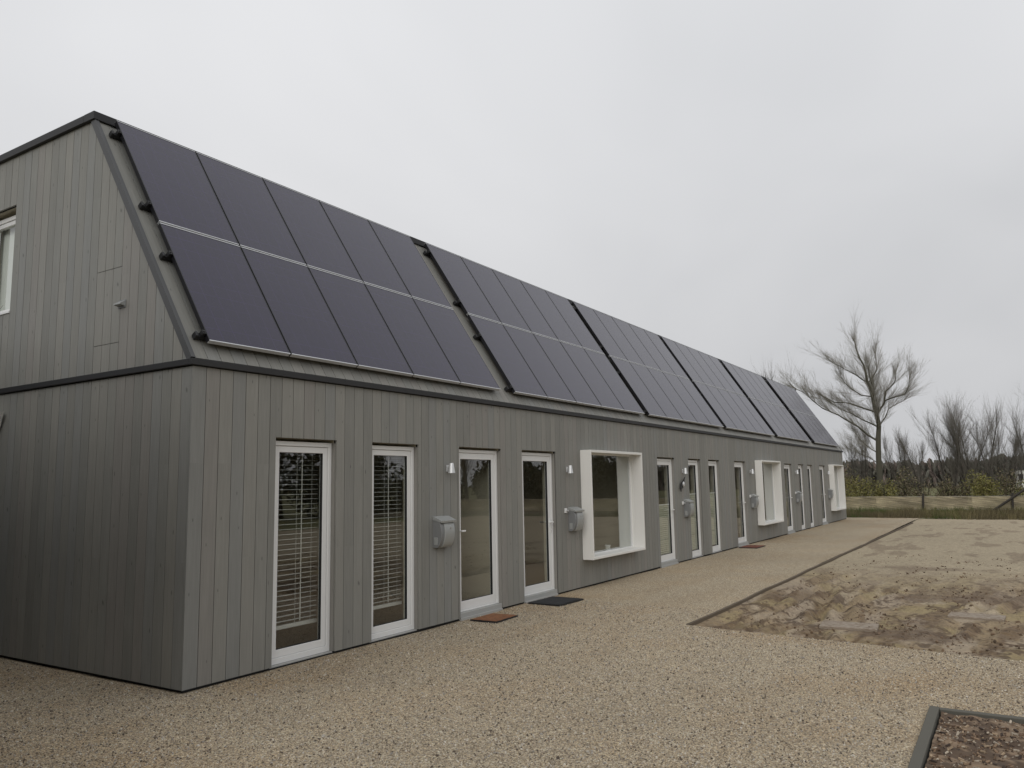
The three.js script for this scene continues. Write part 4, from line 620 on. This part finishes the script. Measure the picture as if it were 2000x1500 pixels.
// grass verge between yard and fence, and rough grass behind
function grass(name, label, n, place, cols, seed, hmin, hmax) {
  const r = rng(seed), P = [], N = []; for (let k = 0; k < 5; k++) { const a = r() * 6.28, w = 0.014, l = 0.25 + 0.3 * r(), cx = Math.cos(a), cz = Math.sin(a), ox = (r() - 0.5) * 0.12, oz = (r() - 0.5) * 0.12; P.push(ox - cz * w, 0, oz + cx * w, ox + cz * w, 0, oz - cx * w, ox + cx * l, 1 - 0.3 * r(), oz + cz * l); for (let q = 0; q < 3; q++) N.push(cx, 0.5, cz); }
  const g = new THREE.BufferGeometry(); g.setAttribute('position', new THREE.Float32BufferAttribute(P, 3)); g.setAttribute('normal', new THREE.Float32BufferAttribute(N, 3));
  const im = new THREE.InstancedMesh(g, std(0xffffff, { roughness: 1, side: THREE.DoubleSide }), n), o = new THREE.Object3D(), c = new THREE.Color();
  for (let k = 0; k < n; k++) { const [x, y, z] = place(r); const h = hmin + (hmax - hmin) * r() * r(); o.position.set(x, y, z); o.rotation.y = r() * 6.28; o.scale.set(h * 1.3, h, h * 1.3); o.updateMatrix(); im.setMatrixAt(k, o.matrix); const pt = fbm(x * 0.6 + 20, z * 0.6 + 20, seed, 3), t = cols[Math.min(cols.length - 1, Math.floor(clamp((pt - 0.3) * 2.5, 0, 0.999) * cols.length))], f = 0.7 + 0.6 * r(); im.setColorAt(k, c.setRGB(t[0] * f, t[1] * f, t[2] * f)); }
  im.name = name; im.userData = { kind: 'stuff', label, category: 'grass' }; im.castShadow = im.receiveShadow = true; scene.add(im);
}
structure('verge', gridPatch(span(31.7, 46, 0.5), span(-26, 30, 0.6), (x, z) => -0.06 + 0.09 * (fbm(x * 0.7, z * 0.7, 131, 3) - 0.4) + (x < 32.2 ? -0.06 : 0), (x, z) => { const a = fbm(x * 0.8, z * 0.8, 132, 4); return a > 0.5 ? [0.105, 0.10, 0.045] : [0.13, 0.105, 0.065]; }, 1), std(lin(1, 1, 1), { vertexColors: true, roughness: 1 }));
grass('verge_grass', 'short green and straw grass on the verge beyond the yard', 26000, r => { const x = 31.8 + r() * 12, z = -8 + r() * 20; return [x, -0.06 + 0.09 * (fbm(x * 0.7, z * 0.7, 131, 3) - 0.4), z]; }, [[0.09, 0.125, 0.035], [0.13, 0.14, 0.045], [0.22, 0.185, 0.09], [0.17, 0.14, 0.075]], 41, 0.10, 0.5);
// unseen hedges added left of the gable to shade its lower boards
function hedge(x0, x1, z0, z1, h, n, label, seed) {
  const r = rng(seed), P = [], N = [], C = [], g = group('hedge', (x0 + x1) / 2, -0.02, (z0 + z1) / 2); tag(g, label, 'hedge', 'added unseen hedges shading the gable'); const w = x1 - x0, d = z1 - z0;
  for (let i = 0; i < n; i++) { const c = V((r() - 0.5) * w, 0.05 + r() * h * (0.96 + 0.08 * r()), (r() - 0.5) * d), a = V(r() - 0.5, r() - 0.5, r() - 0.5).normalize(), b = V(r() - 0.5, r() - 0.5, r() - 0.5).cross(a).normalize(), s = 0.05 + 0.06 * r(), t = DARK[Math.floor(r() * 4)], n3 = a.clone().cross(b), q = [c.clone().addScaledVector(a, -s), c.clone().addScaledVector(b, -s * 0.55), c.clone().addScaledVector(a, s), c.clone().addScaledVector(b, s * 0.55)]; for (const j of [0, 1, 2, 0, 2, 3]) { P.push(q[j].x, q[j].y, q[j].z); N.push(n3.x, n3.y, n3.z); C.push(...t); } }
  const f = new THREE.BufferGeometry(); f.setAttribute('position', new THREE.Float32BufferAttribute(P, 3)); f.setAttribute('normal', new THREE.Float32BufferAttribute(N, 3)); f.setAttribute('color', new THREE.Float32BufferAttribute(C, 3)); mesh('foliage', f, leafM, g);
  const st = new Wood(5); for (let t = 0.3; t < Math.max(w, d) - 0.2; t += 0.6) { const p = w > d ? V(t - w / 2, 0, 0) : V(0, 0, t - d / 2); twig(st, p, V(0, 1, 0), h * 0.9, 0.03, 1, r, 0.05); } mesh('stems', st.geo(), barkDark, g);
}
hedge(-3.0, -0.2, -4.65, -3.8, 3.3, 24000, 'added unseen hedge running out from the gable to shade its lower boards', 2101);
hedge(-3.95, -3.0, -4.65, 1.9, 3.6, 46000, 'added unseen hedge facing the gable to block its sky and sun', 2102);
// the side behind the viewer's right, mirrored in the glass: rough grass, hedge and bare trees
shrubRow();
function shrubRow() {
  const r = rng(1200); for (let i = 0; i < 16; i++) { const x = -2 + i * 5.4 + r() * 1.5, z = 27 + r() * 3 + i * 0.35; shrub(x, z, 3.4, 3.6 + 1.2 * r(), 2.0, 3600, DARK, 'dark evergreen shrub in the hedge across the yard', 1300 + i * 13, 0.22, 'hedge shrubs across the yard'); }
  for (let i = 0; i < 14; i++) bareTree('bare_tree', 4 + i * 6 + r() * 3, 30 + r() * 3 + i * 0.4, 11 + r() * 4, 0.45, 1, 'bare tree standing in the hedge across the yard', 'bare trees across the yard', 1500 + i * 9, barkDark, twigG, 2);
}
renderer.render(scene, camera);
